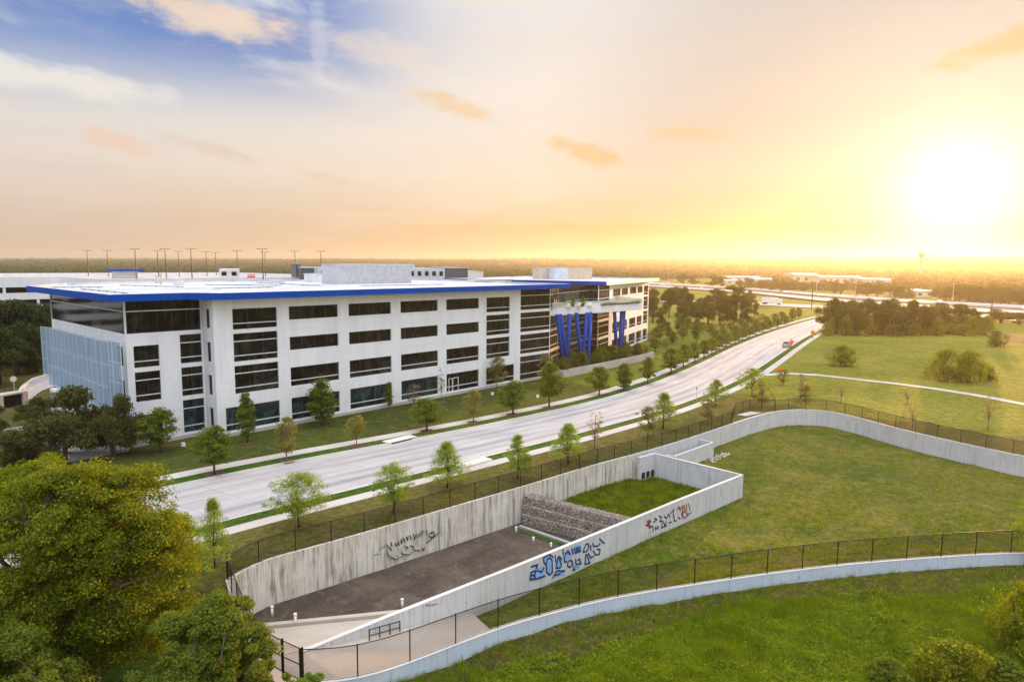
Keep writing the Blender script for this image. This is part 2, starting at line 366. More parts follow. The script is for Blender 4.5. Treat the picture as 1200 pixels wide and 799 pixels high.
def leaf_mat(name, cA, cB, cC, tr=.45):
    m_ = bpy.data.materials.new(name); m_.use_nodes = True; t = NT(m_.node_tree); t.n.clear()
    oi = t.new('ShaderNodeObjectInfo'); g = t.new('ShaderNodeTexCoord').outputs['Object']; isl = t.new('ShaderNodeNewGeometry').outputs['Random Per Island']
    n1 = t.noise(g, .7, 3, .6)
    c = t.mix(t.sstep(n1, .35, .65), cA, cB); c = t.mix(t.sstep(isl, .45, 1.), c, cC)
    c = t.mix(t.m('MULTIPLY', oi.outputs['Random'], .6), c, tuple(q*1.25 for q in cB))
    d = t.new('ShaderNodeBsdfDiffuse'); t.put(d.inputs[0], c)
    tl = t.new('ShaderNodeBsdfTranslucent'); t.put(tl.inputs[0], t.mix(1., c, (1.5, 1.45, .7), 'MULTIPLY'))
    gl_ = t.new('ShaderNodeBsdfGlossy'); gl_.inputs[1].default_value = .45; t.put(gl_.inputs[0], (.8, .8, .7))
    mx = t.new('ShaderNodeMixShader'); mx.inputs[0].default_value = tr; t.l.new(d.outputs[0], mx.inputs[1]); t.l.new(tl.outputs[0], mx.inputs[2])
    m2 = t.new('ShaderNodeMixShader'); m2.inputs[0].default_value = .012; t.l.new(mx.outputs[0], m2.inputs[1]); t.l.new(gl_.outputs[0], m2.inputs[2])
    o = t.new('ShaderNodeOutputMaterial'); t.l.new(m2.outputs[0], o.inputs[0]); MATS[name] = m_; return m_
leaf_mat('leaf_oak', (.068, .110, .010), (.125, .165, .014), (.20, .215, .022), .5)
leaf_mat('leaf_dark', (.042, .066, .006), (.072, .092, .009), (.12, .13, .015), .5)
leaf_mat('leaf_cypress', (.17, .25, .022), (.22, .30, .03), (.30, .36, .05), .5)
leaf_mat('leaf_yellow', (.16, .17, .035), (.20, .19, .05), (.26, .20, .08), .5)
leaf_mat('leaf_brown', (.20, .15, .08), (.24, .17, .10), (.17, .15, .07), .4)
leaf_mat('leaf_elm', (.080, .115, .005), (.155, .19, .006), (.30, .30, .012), .52)
leaf_mat('leaf_bright', (.09, .17, .018), (.12, .20, .022), (.17, .23, .03), .5)
leaf_mat('leaf_far', (.045, .060, .012), (.075, .088, .018), (.11, .115, .028), .35)
leaf_mat('blade', (.036, .080, .004), (.16, .23, .007), (.33, .34, .015), .5)
leaf_mat('blade_dry', (.15, .15, .04), (.19, .17, .06), (.12, .14, .03), .4)
mat('bark', (.10, .075, .055), .9, .1)
mat('bark_pale', (.20, .17, .14), .9, .1)

# ------------------------------------------------------------------ terrain
def sm(x, a, b):
    t = min(1, max(0, (x-a)/(b-a))); return t*t*(3-2*t)
from mathutils import noise as mn
def nz2(x, y, f, seed=0): return mn.noise(Vector((x*f, y*f, seed)))
FARW = [(20.4, -39.3), (22.2, -38.5), (24.5, -38.2), (28.1, -38.8), (34.1, -39.5), (40.4, -40.1), (49, -41.0), (55, -41.5), (62.3, -42.1), (67.8, -42.9), (74, -43.7), (83, -44.4), (95.6, -44.9), (102.6, -45.6), (106, -46.3), (109.3, -47.9), (111, -50.3), (111.4, -52.8), (110.6, -55.8), (108.6, -59.4), (106, -64.0), (104, -69.5), (102.5, -73.9), (101.4, -78.1), (100, -86), (97, -93), (92, -98), (85, -99), (78, -94)]
LOWW = [(17.7, -54.0), (19.0, -55.3), (20.8, -56.3), (23.5, -57.0), (26.7, -57.6), (29.8, -58.3), (32.6, -59.3), (35.8, -60.5), (38.9, -62.0), (43.6, -64.7), (48.9, -67.9), (53.9, -71.2), (58.4, -74.6), (63.4, -78.6), (66.6, -81.5), (71, -87), (75, -91.5), (78, -94)]
LEFTW = [(17.2, -51.1), (17.6, -48.7), (18.5, -45.4), (19.5, -42.0), (20.4, -39.3)]
GRAF = [(19.3, -51.4), (25.4, -51.9), (35.9, -53.0), (49.4, -54.2), (58.9, -55.0), (70.1, -56.1)]
BOXB = [(70.1, -56.1), (70.8, -44.7)]
BOXN = [(70.8, -44.7), (68.0, -44.3), (67.8, -42.9)]
def dens(pl, step=1.5):
    out = []
    for a, b in zip(pl[:-1], pl[1:]):
        n_ = max(1, int(math.dist(a, b)/step))
        for k in range(n_): out.append((a[0]+(b[0]-a[0])*k/n_, a[1]+(b[1]-a[1])*k/n_))
    return out+[pl[-1]]
def smooth_pl(pl, it=2):
    for _ in range(it):
        o_ = [pl[0]]
        for a, b in zip(pl[:-1], pl[1:]): o_ += [(a[0]*.75+b[0]*.25, a[1]*.75+b[1]*.25), (a[0]*.25+b[0]*.75, a[1]*.25+b[1]*.75)]
        pl = o_+[pl[-1]]
    return pl
FARW = smooth_pl(FARW, 1); LOWW = smooth_pl(LOWW, 2); LEFTW = smooth_pl(LEFTW, 1)
def inside(p, poly):
    x, y = p; c = False; n_ = len(poly); j = n_-1
    for i in range(n_):
        xi, yi = poly[i]; xj, yj = poly[j]
        if (yi > y) != (yj > y) and x < (xj-xi)*(y-yi)/(yj-yi)+xi: c = not c
        j = i
    return c
def dist_pl(p, pl):
    best = 1e9
    for a, b in zip(pl[:-1], pl[1:]):
        abx, aby = b[0]-a[0], b[1]-a[1]; t = ((p[0]-a[0])*abx+(p[1]-a[1])*aby)/(abx*abx+aby*aby+1e-12); t = min(1, max(0, t))
        best = min(best, math.hypot(p[0]-a[0]-t*abx, p[1]-a[1]-t*aby))
    return best
def region(name, poly, hfun, matname, pts, holes=(), smooth=True, kind='structure'):
    P = []; E_ = []
    for pl in [poly]+list(holes):
        i0 = len(P); P += list(pl); E_ += [(i0+k, i0+(k+1) % len(pl)) for k in range(len(pl))]
    P += pts
    r_ = delaunay_2d_cdt([Vector(p) for p in P], E_, [], 0, 1e-4)
    V = r_[0]; fs = []
    for f in r_[2]:
        c = ((V[f[0]].x+V[f[1]].x+V[f[2]].x)/3, (V[f[0]].y+V[f[1]].y+V[f[2]].y)/3)
        if inside(c, poly) and not any(inside(c, h) for h in holes): fs.append(tuple(f))
    me = bpy.data.meshes.new(name); me.from_pydata([(v.x, v.y, hfun(v.x, v.y)) for v in V], [], fs); me.materials.append(MATS[matname])
    if smooth: me.polygons.foreach_set('use_smooth', [True]*len(me.polygons))
    me.update(); o = bpy.data.objects.new(name, me); col.objects.link(o)
    if kind: o['kind'] = kind
    return o
def xy(pl): return [S(a, b).to_2d()[:] for a, b in pl]
def gridpts(poly, step, jit=.35, margin=.5):
    xs = [p[0] for p in poly]; ys = [p[1] for p in poly]; out = []; cl = poly+[poly[0]]
    x = min(xs)
    while x < max(xs):
        y = min(ys)
        while y < max(ys):
            q = (x+random.uniform(-jit, jit)*step, y+random.uniform(-jit, jit)*step)
            if inside(q, poly) and dist_pl(q, cl) > margin: out.append(q)
            y += step
        x += step
    return out
outline = xy(dens(FARW, 2)+dens(LOWW[::-1], 2)[1:]+[(17.2, -51.1)]+dens(LEFTW, 2)[1:-1])
def far_h(x, y):
    r = math.hypot(x, y); a = math.degrees(math.atan2(x, y)); k = min(1, max(0, (a+37)/74)) if abs(a) < 90 else .4
    return (16+k*72)*sm(r, 1500, 6500)+(7*nz2(x, y, .0011, 3)+4*nz2(x, y, .003, 5))*sm(r, 1800, 4500)
def hO(x, y):
    kx = sm(x, -14, 4); f = sm(y, 47+13*kx, 38+13*kx)*sm(math.hypot(x, y), 400, 150)
    h = -.95*f+far_h(x, y)
    if y < 80 and abs(x) < 80: h += (.22*nz2(x, y, .12)+.20*nz2(x, y, .38, 2)+.10*nz2(x, y, .9, 3))*f*min(1, max(0, (51-y)/6))
    return h-.02
pts = []
y = 20.
while y < 64:
    x = -42.
    while x < 56: pts.append((x+random.uniform(-.4, .4), y+random.uniform(-.4, .4))); x += 1.15
    y += 1.15
y = 66.
while y < 200:
    x = -110.
    while x < 150: pts.append((x+random.uniform(-.8, .8), y+random.uniform(-.8, .8))); x += 4
    y += 4
r = 90.
while r < 8700:
    for k in range(150):
        a = 2*math.pi*k/150+r; q = (r*math.sin(a), r*math.cos(a))
        if not (-111 < q[0] < 151 and 18 < q[1] < 201): pts.append(q)
    r *= 1.055
pts = [q for q in pts if not (abs(q[0]) < 90 and 30 < q[1] < 112 and (inside(q, outline) or dist_pl(q, outline+[outline[0]]) < .6))]
big = [(9200*math.sin(2*math.pi*k/90), 9200*math.cos(2*math.pi*k/90)) for k in range(90)]
gr_ = region('ground', big, hO, 'lawn', pts, [outline])
gr_.data.materials.append(MATS['meadow']); gr_.data.materials.append(MATS['field'])
for f_ in gr_.data.polygons:
    c_ = f_.center; q_ = toS(c_.x, c_.y)
    if q_[0] > 112 and q_[1] < -20 or q_[0] > 165: f_.material_index = 2
    if 15 < c_.y < (56 if c_.x > 0 else 43) and abs(c_.x) < 60:
        q_ = toS(c_.x, c_.y)
        if c_.x < -16 or dist_pl(q_, LOWW) > 4.2+2.6*nz2(c_.x, c_.y, .12, 5): f_.material_index = 1

# pond bottoms
def hM(x, y):
    s_, d_ = toS(x, y); dn = dist_pl((s_, d_), LOWW); Wd = 5+min(5, max(0, (s_-30)*.16))
    edge = -2.1+sm(s_, 32, 46)*1.55
    b_ = edge+(-2.55-edge)*sm(dn, 0, Wd)
    b_ = b_*1-.0*sm(s_, 34, 31)
    return b_+.09*nz2(x, y, .35, 4)+.05*nz2(x, y, 1.1, 6)
APE = [(31.9, -52.5), (31.2, -54.5), (30.2, -58.35)]
mainp = xy(dens([(70.8, -44.7)]+[p for p in FARW if p[0] > 72 or p[1] < -50], 2)+dens(LOWW[::-1], 2)[1:])
mp = [(70.8, -44.7), (70.9, -43.3)]+[p for p in FARW if (p[0] > 71.5 or p[1] < -50)]
lw = [p for p in LOWW if p[0] > 30.2]
mp = mp+lw[::-1][1:]+APE[::-1]+[(35.9, -53.0), (49.4, -54.2), (58.9, -55.0), (70.1, -56.1)]
mp = xy(dens(mp+[mp[0]], 2)[:-1])
region('basin_floor', mp, hM, 'basin_grass', gridpts(mp, 1.5))
bp = [(51.8, -41.2), (62.3, -42.1), (67.8, -42.9), (68.0, -44.3), (70.8, -44.7), (70.1, -56.1), (58.9, -55.0), (51.4, -54.4)]
bp = xy(dens(bp+[bp[0]], 1.5)[:-1])
region('box_floor', bp, lambda x, y: -2.95+.12*nz2(x, y, .5, 1)+.06*nz2(x, y, 1.4, 9), 'box_grass', gridpts(bp, .9))
cp = [(21.5, -41.0), (20.4, -39.3)]+[p for p in FARW if p[0] < 53.4 and p[1] > -45]+[(53.5, -41.4), (53.2, -54.6), (35.9, -53.0), (38.3, -53.0)]
cp = [(21.5, -41.0), (20.4, -39.3)]+[p for p in FARW[1:] if p[0] < 53 and p[1] > -45]+[(53.5, -41.4), (53.2, -54.5), (38.3, -53.2)]
cp = xy(dens(cp+[cp[0]], 1.5)[:-1])
region('channel_floor', cp, lambda x, y: -3.76+.05*nz2(x, y, .6, 1)+.03*nz2(x, y, 2.2, 9), 'soil', gridpts(cp, .9))
def ruled(name, A, B, n_, m_, mt, kind='structure'):
    mb = MB()
    def P(i, j):
        t = i/n_; v = j/m_; a = [Vector(q) for q in A]; b = [Vector(q) for q in B]
        def ev(pl, t):
            x_ = t*(len(pl)-1); k = min(len(pl)-2, int(x_)); return pl[k].lerp(pl[k+1], x_-k)
        return ev(a, t).lerp(ev(b, t), v)
    for i in range(n_):
        for j in range(m_): mb.face([P(i, j), P(i+1, j), P(i+1, j+1), P(i, j+1)])
    return tag(mb.build(name, MATS[mt], None, True), kind=kind)
# concrete ramp into the channel and apron beside the graffiti wall, both fall away from the gate landing
ruled('ramp', [S(17.7, -50.6, 0), S(19.35, -51.3, -.012)], [S(21.4, -40.9, -3.7), S(38.4, -53.1, -3.74)], 8, 16, 'apron')
ruled('apron', [S(19.3, -51.45, -.012), S(24, -51.8, -.80), S(28, -52.2, -1.5), S(32.0, -52.6, -2.12)], [S(19.3, -55.6, -.03), S(23.5, -56.95, -.80), S(27, -57.6, -1.5), S(30.4, -58.4, -2.08)], 18, 6, 'apron')
mb = MB(); mb.face([S(17.2, -51.1, -.02), S(17.7, -54.0, -.02), S(19.3, -55.6, -.02), S(19.3, -51.4, -.02), S(17.75, -50.6, -.02)][::-1]); tag(mb.build('gate_landing', MATS['apron']), kind='structure')
mb = MB(); mb.boxf(lambda a, b, z: S(21.4+a*.815+b*.58, -40.9-a*.58+b*.815, z), 0, 20.4, 0, .45, -4, -3.45); tag(mb.build('channel_kerb', MATS['apron']), kind='structure')
# dirt strip at the low wall
mb = MB(); q = [(20.8, -56.15), (23.5, -56.8), (25.6, -57.2)]; mb.face([S(20.2, -55.75, -.14), S(23.2, -56.0, -.68), S(25.9, -57.1, -1.15), S(23.5, -56.85, -.73), S(20.9, -56.15, -.24)]); tag(mb.build('dirt_strip', MATS['mulch']), kind='structure')

# ------------------------------------------------------------------ concrete walls
def wall(name, pl, th, z0, z1, mt, label, zb=None, cap=None, mbonly=False):
    """pl in (s,d); zb optional function giving the bottom height"""
    pl = dens(pl, 2.0); mb = MB(); n_ = len(pl); L = 0.; cs = []
    for k, p in enumerate(pl):
        a = pl[max(k-1, 0)]; b = pl[min(k+1, n_-1)]; tx, ty = b[0]-a[0], b[1]-a[1]; l_ = math.hypot(tx, ty) or 1
        nx, ny = -ty/l_, tx/l_
        if k: L += math.dist(pl[k-1], p)
        zt = z1(p) if callable(z1) else z1; zz = z0(p) if callable(z0) else z0
        cs.append((S(p[0]+nx*th/2, p[1]+ny*th/2, 0), S(p[0]-nx*th/2, p[1]-ny*th/2, 0), zz, zt, L))
    W_ = lambda v, z: (v.x, v.y, z)
    for A, B in zip(cs[:-1], cs[1:]):
        for side in (0, 1):
            q = [W_(A[side], A[2]), W_(B[side], B[2]), W_(B[side], B[3]), W_(A[side], A[3])]; u_ = [(A[4]+side*50, A[3]-A[2]), (B[4]+side*50, B[3]-B[2]), (B[4]+side*50, 0.001), (A[4]+side*50, 0.001)]
            if side == 0: q = q[::-1]; u_ = u_[::-1]
            mb.face(q, u_)
        mb.face([W_(A[1], A[3]), W_(B[1], B[3]), W_(B[0], B[3]), W_(A[0], A[3])], [(A[4], .001), (B[4], .001), (B[4], .3), (A[4], .3)])
    for A in (cs[0], cs[-1]): mb.face([W_(A[0], A[2]), W_(A[1], A[2]), W_(A[1], A[3]), W_(A[0], A[3])], [(A[4], A[3]-A[2]), (A[4]+th, A[3]-A[2]), (A[4]+th, .001), (A[4], .001)])
    o = mb.build(name, MATS[mt]); ORG[o.name] = Vector()
    tag(o, label, 'retaining wall')
    if cap:
        c = MB()
        for A, B in zip(cs[:-1], cs[1:]):
            e = .02
            q0 = [A[1]+(A[1]-A[0]).normalized()*e, B[1]+(B[1]-B[0]).normalized()*e, B[0]+(B[0]-B[1]).normalized()*e, A[0]+(A[0]-A[1]).normalized()*e]
            zz = [A[3], B[3], B[3], A[3]]
            c.hexa([W_(v, z+.003) for v, z in zip(q0, zz)], [W_(v, z+.03) for v, z in zip(q0, zz)])
        c.build('coping', MATS[cap], o)
    return o
i60 = min(range(len(FARW)), key=lambda k: abs(FARW[k][0]-68.0)+(99 if FARW[k][1] < -46 else 0))
far1 = wall('retaining_wall', FARW[:i60+1], .32, -4.2, 0, 'concrete_old', 'long stained brown-grey concrete wall with black graffiti below the roadside fence')
far2 = wall('retaining_wall', FARW[i60:], .32, -3.6, 0, 'concrete_wall', 'pale curving concrete wall around the far side of the grassy basin')
leftw = wall('retaining_wall', LEFTW[::-1], .30, -4.2, 0, 'concrete_old', 'short curved concrete wall left of the gate, half hidden by the trees')
mat('concrete_cool', (.5, .5, .5), .85, .2, fn=conc_fn((.48, .56, .65), (.34, .40, .46), .6, .5, (.42, .42, .40), .15))  # blue of the sky light mixed into the concrete colour
loww = wall('retaining_wall', LOWW, .28, lambda p: -1.6, 0, 'concrete_cool', 'low bluish curving concrete kerb wall carrying the near fence', cap='rim')
graf = wall('retaining_wall', GRAF+[BOXB[1]]+[BOXN[1]], .30, -4.2, 0, 'concrete_wall', 'straight pale concrete wall with blue and red graffiti turning a square corner in the basin', cap='rim')
def pier_wall(pl, z1, lab):
    return wall('retaining_wall', pl, .3, -3.6, z1, 'concrete_wall', lab)
inl = pier_wall([(73.2, -44.9), (73.4, -46.0), (82.9, -46.5), (83.0, -44.5)], -.6, 'short lower concrete inlet wall against the back wall beyond the square box')
# three square outlets at the inside corner of the box
mbo = MB()
for k in range(3):
    s0 = 68.35+k*.86
    W_ = lambda a, b, z, s0=s0: S(s0+a, -44.3-(s0+a-68)*.143-b, z)
    mbo.boxf(W_, 0, .6, .152, .17, -2.7, -1.95)
mbo.build('outlet', MATS['black_vinyl'], graf)
mb = MB()
for (a, b) in ((65.6, -55.85),): mb.boxf(lambda x, y, z: S(a+x, b-y-x*.1, z), 0, .5, -.0, .03, -1.25, -.45)
mb.build('patch', MATS['tan_panel'], graf)

# graffiti: painted strokes, traced onto the wall plane
def wall_plane_pt(px, py, s0, d0, s1, d1, off):
    A = S(s0, d0); B = S(s1, d1); t = (B-A).normalized(); nn = Vector((t.y, -t.x, 0)); A = A+nn*off
    d = ray(px, py); o_ = Vector((0, 0, CAMH)); k = (A-o_).dot(nn)/d.dot(nn); return o_+d*k, nn
def stroke(mb, pts, wd, seg, off):
    P = [wall_plane_pt(*p, *seg, off) for p in pts]; nn = P[0][1]; Q = [p[0] for p in P]
    for k in range(len(Q)-1):
        a, b = Q[k], Q[k+1]; t = (b-a); 
        if t.length < 1e-4: continue
        t.normalize(); sd = t.cross(nn)*wd/2; a2 = a-t*wd*.3; b2 = b+t*wd*.3
        mb.hexa([a2-sd, b2-sd, b2+sd, a2+sd], [p+nn*.003 for p in (a2-sd, b2-sd, b2+sd, a2+sd)])
def blob(mb, pts, seg, off):
    P = [wall_plane_pt(*p, *seg, off)[0] for p in pts]; mb.face(P)
seg1 = (25.4, -51.9, 49.4, -54.25)
seg1 = (35.9, -53.0, 49.4, -54.2); seg0 = (25.4, -51.9, 35.9, -53.0)
def z1p(pts): return [(600+x/7.987, 620+y/7.987) for x, y in pts]
gb = MB()
for b_ in ([(300, 270), (345, 250), (380, 280), (375, 400), (340, 430), (315, 400)], [(400, 290), (470, 250), (470, 350), (415, 370)], [(480, 220), (540, 195), (560, 250), (500, 300)], [(560, 170), (650, 130), (650, 210), (580, 240)],
           [(185, 390), (300, 340), (310, 430), (220, 465), (175, 460)], [(410, 380), (490, 370), (490, 430), (390, 450)], [(580, 340), (640, 320), (630, 370), (575, 380)]):
    blob(gb, z1p(b_), seg1 if b_[0][0] > 250 else seg0, .159)
o = gb.build('graffiti', mat('paint_sky', (.25, .42, .72), .6), graf)
gd = MB()
S1 = [[(330, 280), (350, 265), (375, 285), (378, 400), (350, 428), (325, 400), (322, 320), (330, 280)], [(295, 270), (300, 310), (315, 330)], [(295, 265), (350, 235), (385, 260)], [(405, 245), (408, 300)], [(430, 262), (412, 365), (455, 355), (462, 330), (440, 262)], [(440, 250), (465, 280)],
      [(478, 190), (480, 235)], [(530, 215), (505, 220), (487, 265), (492, 305), (512, 300)], [(520, 195), (545, 235)], [(560, 185), (572, 232)], [(582, 180), (595, 222), (610, 215), (600, 172)], [(615, 168), (622, 210), (640, 205), (632, 162)],
      [(665, 212), (690, 140), (715, 135), (720, 165), (700, 205), (668, 214)], [(735, 150), (738, 195)], [(755, 130), (765, 160), (800, 155), (825, 135)], [(820, 90), (850, 120), (865, 130)], [(690, 235), (683, 325), (730, 315), (700, 235)], [(715, 225), (740, 268), (765, 250)], [(760, 200), (785, 240), (820, 230), (825, 190), (795, 185)],
      [(525, 300), (520, 340), (545, 355), (570, 330), (560, 295), (535, 290)], [(595, 280), (600, 330)], [(615, 290), (630, 275), (648, 320), (610, 325)], [(580, 350), (572, 380), (590, 378)], [(385, 455), (410, 400), (440, 385), (470, 395), (495, 385)], [(400, 430), (450, 415)]]
S0 = [[(180, 400), (172, 470), (215, 462), (212, 430), (190, 430)], [(190, 395), (225, 390), (215, 415)], [(225, 465), (310, 435)], [(240, 385), (275, 400), (300, 360)], [(180, 350), (240, 330), (230, 365)]]
for p in S1: stroke(gd, z1p(p), .155, seg1, .164)
for p in S0: stroke(gd, z1p(p), .16, seg0 if p[0][0] < 260 else seg1, .164)
gd.build('graffiti', mat('paint_navy', (.02, .045, .16), .6), graf)
def z2p(pts): return [(740+x/6.66, 520+y/6.66) for x, y in pts]
seg2 = (49.4, -54.2, 58.9, -55.0)
gr = MB(); gk = MB()
for p in ([(120, 600), (145, 640), (115, 635), (150, 605), (135, 595)], [(385, 500), (410, 480), (415, 530), (390, 540), (410, 570)], [(400, 490), (395, 580)], [(545, 420), (565, 440), (540, 470), (560, 490)], [(560, 405), (535, 470), (520, 520)], [(500, 520), (525, 500)]): stroke(gr, z2p(p), .19, seg2, .16)
for p in ([(140, 600), (130, 625)], [(135, 655), (165, 640), (170, 680)], [(170, 610), (200, 590), (180, 580)], [(185, 650), (190, 670), (205, 640), (210, 665)], [(215, 560), (235, 575), (225, 600)], [(220, 605), (240, 600), (235, 655), (275, 635)], [(250, 605), (262, 640), (275, 605)], [(255, 565), (275, 580), (290, 545), (300, 570)], [(310, 540), (330, 510), (325, 560)], [(295, 615), (312, 608)], [(330, 560), (335, 600), (352, 598)], [(355, 515), (370, 490), (382, 520)], [(365, 570), (380, 585)], [(430, 470), (425, 530), (440, 560)], [(445, 465), (458, 520)], [(410, 585), (450, 545), (495, 515)], [(470, 480), (485, 440), (478, 470)], [(510, 420), (532, 412)], [(545, 500), (560, 480)], [(540, 440), (530, 480)]): stroke(gk, z2p(p), .14, seg2, .165)
gr.build('graffiti', mat('paint_red', (.45, .05, .05), .6), graf); gk.build('graffiti', mat('paint_black', (.03, .03, .04), .6), graf)
gs = MB()
for p in ([(862, 500), (868, 492), (872, 500)], [(875, 500), (880, 492), (884, 500)], [(888, 491), (893, 499), (898, 490)], [(902, 493), (912, 490)]): stroke(gs, [(240+x/3.333, 560+y/3.333) for x, y in p], .05, seg0, .16)
gs.build('graffiti', MATS['paint_black'], graf)
# black piece on the long back wall
def z3p(pts): return [(420+x/9.98, 600+y/9.98) for x, y in pts]
seg3 = (34.1, -39.7, 43.0, -40.55)
gk = MB(); gw = MB()
for b_ in ([(340, 430), (400, 440), (480, 450), (510, 510), (440, 550), (360, 520)], [(500, 420), (610, 400), (640, 460), (600, 490), (520, 480)], [(640, 380), (760, 370), (800, 380), (770, 430), (660, 440)]): blob(gw, z3p(b_), seg3, -.165+.33)
for p in ([(240, 440), (320, 395)], [(325, 375), (365, 420), (385, 450)], [(335, 420), (345, 500), (440, 548), (515, 515)], [(190, 500), (240, 490)], [(380, 350), (395, 400)], [(430, 360), (440, 395), (455, 370)], [(465, 340), (475, 385)], [(495, 320), (505, 370), (520, 300)], [(530, 310), (545, 350)], [(560, 290), (575, 330), (580, 280)], [(605, 270), (612, 320)], [(645, 255), (655, 320), (680, 250)], [(690, 290), (740, 220)], [(720, 290), (765, 215)], [(790, 210), (805, 260)], [(820, 270), (850, 300), (890, 270), (880, 225), (850, 235)], [(830, 250), (870, 245)], [(800, 360), (860, 310), (950, 235)], [(500, 480), (560, 495), (610, 490), (640, 460)], [(540, 400), (580, 410), (550, 440)], [(650, 445), (700, 440), (710, 465)], [(740, 410), (765, 445), (775, 410)], [(610, 390), (650, 410)], [(440, 500), (470, 520)]):
    stroke(gk, z3p(p), .10 if p[0][1] < 420 else .06, seg3, .168)
gw.build('graffiti', mat('paint_grey', (.52, .48, .41), .8), far1); gk.build('graffiti', MATS['paint_black'], far1)

# gabion weir across the channel
gab = MB()
for k, (z0, z1, e) in enumerate(((-3.9, -2.75, 0.), (-2.75, -1.8, .16), (-1.8, -.88, .32))):
    rows = 14
    for j in range(rows):
        t0, t1 = j/rows, (j+1)/rows
        def Wg(a, b, z):
            t = t0+(t1-t0)*b; return S(50.0+1.5*t+e+a, -41.35-12.4*t*1.0-.25, z)
        jj = random.uniform(-.02, .02)
        gab.boxf(Wg, jj, 1.5-e*.9, .0, 1.0, z0+.003*k, z1+random.uniform(-.05, .04))
gabo = gab.build('gabion_wall', MATS['rock']); tag(gabo, 'stepped brown rock-filled gabion wall across the channel', 'gabion wall')
V = []
for k in range(14000):
    lay = random.choice((0, 1, 2)); t = random.random(); e = (0, .16, .32)[lay]; z0, z1 = ((-3.8, -2.75), (-2.75, -1.8), (-1.8, -.88))[lay]
    if random.random() < .62: p = S(50.0+1.5*t+e-.03, -41.6-12.4*t, random.uniform(z0, z1))
    else: p = S(50.0+1.5*t+e+random.uniform(0, .16 if lay < 2 else 1.15), -41.6-12.4*t, z1+.02)
    r_ = random.uniform(.03, .085); rp = [Vector((random.gauss(0, 1), random.gauss(0, 1), random.gauss(0, 1))).normalized()*r_ for _ in range(4)]
    for f in ((0, 1, 2), (0, 2, 3), (0, 3, 1), (1, 3, 2)): V += [p+rp[i] for i in f]
st_ = quads_obj('loose_stone', V, mat('stone', (.50, .44, .38), .9), None, 3); st_.parent = gabo; st_['kind'] = 'stuff'
mb = MB(); mb.boxf(lambda a, b, z: S(49.0+.02*b+a, -42.0-b, z), 0, .35, 0, 11, -4, -3.55); tag(mb.build('footing_kerb', MATS['concrete_wall']), kind='structure')
mb = MB(); mb.boxf(lambda a, b, z: S(48.3+.02*b+a, -43.0-b, z), 0, .7, 0, 9.5, -4, -3.69); tag(mb.build('grass_strip', MATS['box_grass']), kind='structure')
# standpipes
for k, ((s_, d_), h_, lb) in enumerate([((48.0, -42.6), .55, 'white pipe stub nearest the gabion end at the back wall'), ((47.5, -45.3), .4, 'middle white pipe stub in front of the gabion wall'), ((47.6, -47.4), .4, 'white pipe stub nearest the graffiti wall by the gabion'), ((23.4, -39.9), .75, 'leftmost white pipe stub in the dark channel'), ((23.9, -42.4), .9, 'white pipe stub standing at the ramp kerb'), ((30.9, -46.1), .7, 'white pipe stub beside the far end of the ramp kerb')]):
    c = S(s_, d_, -3.76); mb = MB(); mb.tube([c+Vector((0, 0, -.1)), c+Vector((0, 0, h_))], .10, 12); mb.tube([c+Vector((0, 0, h_*.86)), c+Vector((0, 0, h_+.03))], .125, 12)
    tag(mb.build('standpipe', MATS['pipe_white'], None, True), lb, 'pipe', 'white pipe stubs in the channel')
# metal hand rack at the foot of the graffiti wall
rk = empty('metal_rack', S(23.6, -52.1, -.7), 'small rusty metal rail rack at the foot of the sloping graffiti wall', 'rack')
for k in range(4):
    p = S(23.4+k*.8, -52.35, -.72-k*.14); mb = MB(); mb.tube([p, p+Vector((0, 0, .75))], .045, 6); mb.build('post', MATS['dark_metal'], rk)
mb = MB()
for z in (.3, .72): mb.tube([S(23.4, -52.35, -.72+z), S(25.8, -52.35, -1.14+z)], .035, 6)
mb.build('rail', MATS['dark_metal'], rk)
# rocks at the inlet
V = []
for k in range(160):
    p = S(random.uniform(80.0, 85.5), random.uniform(-47.9, -46.7), -2.5); r_ = random.uniform(.1, .28)
    rp = [Vector((random.gauss(0, 1), random.gauss(0, 1), random.gauss(0, .8))).normalized()*r_ for _ in range(4)]
    for f in ((0, 1, 2), (0, 2, 3), (0, 3, 1), (1, 3, 2)): V += [p+rp[i] for i in f]
tag(quads_obj('riprap', V, MATS['stone'], None, 3), 'small heap of broken rock below the inlet wall', 'rocks', kind='stuff')

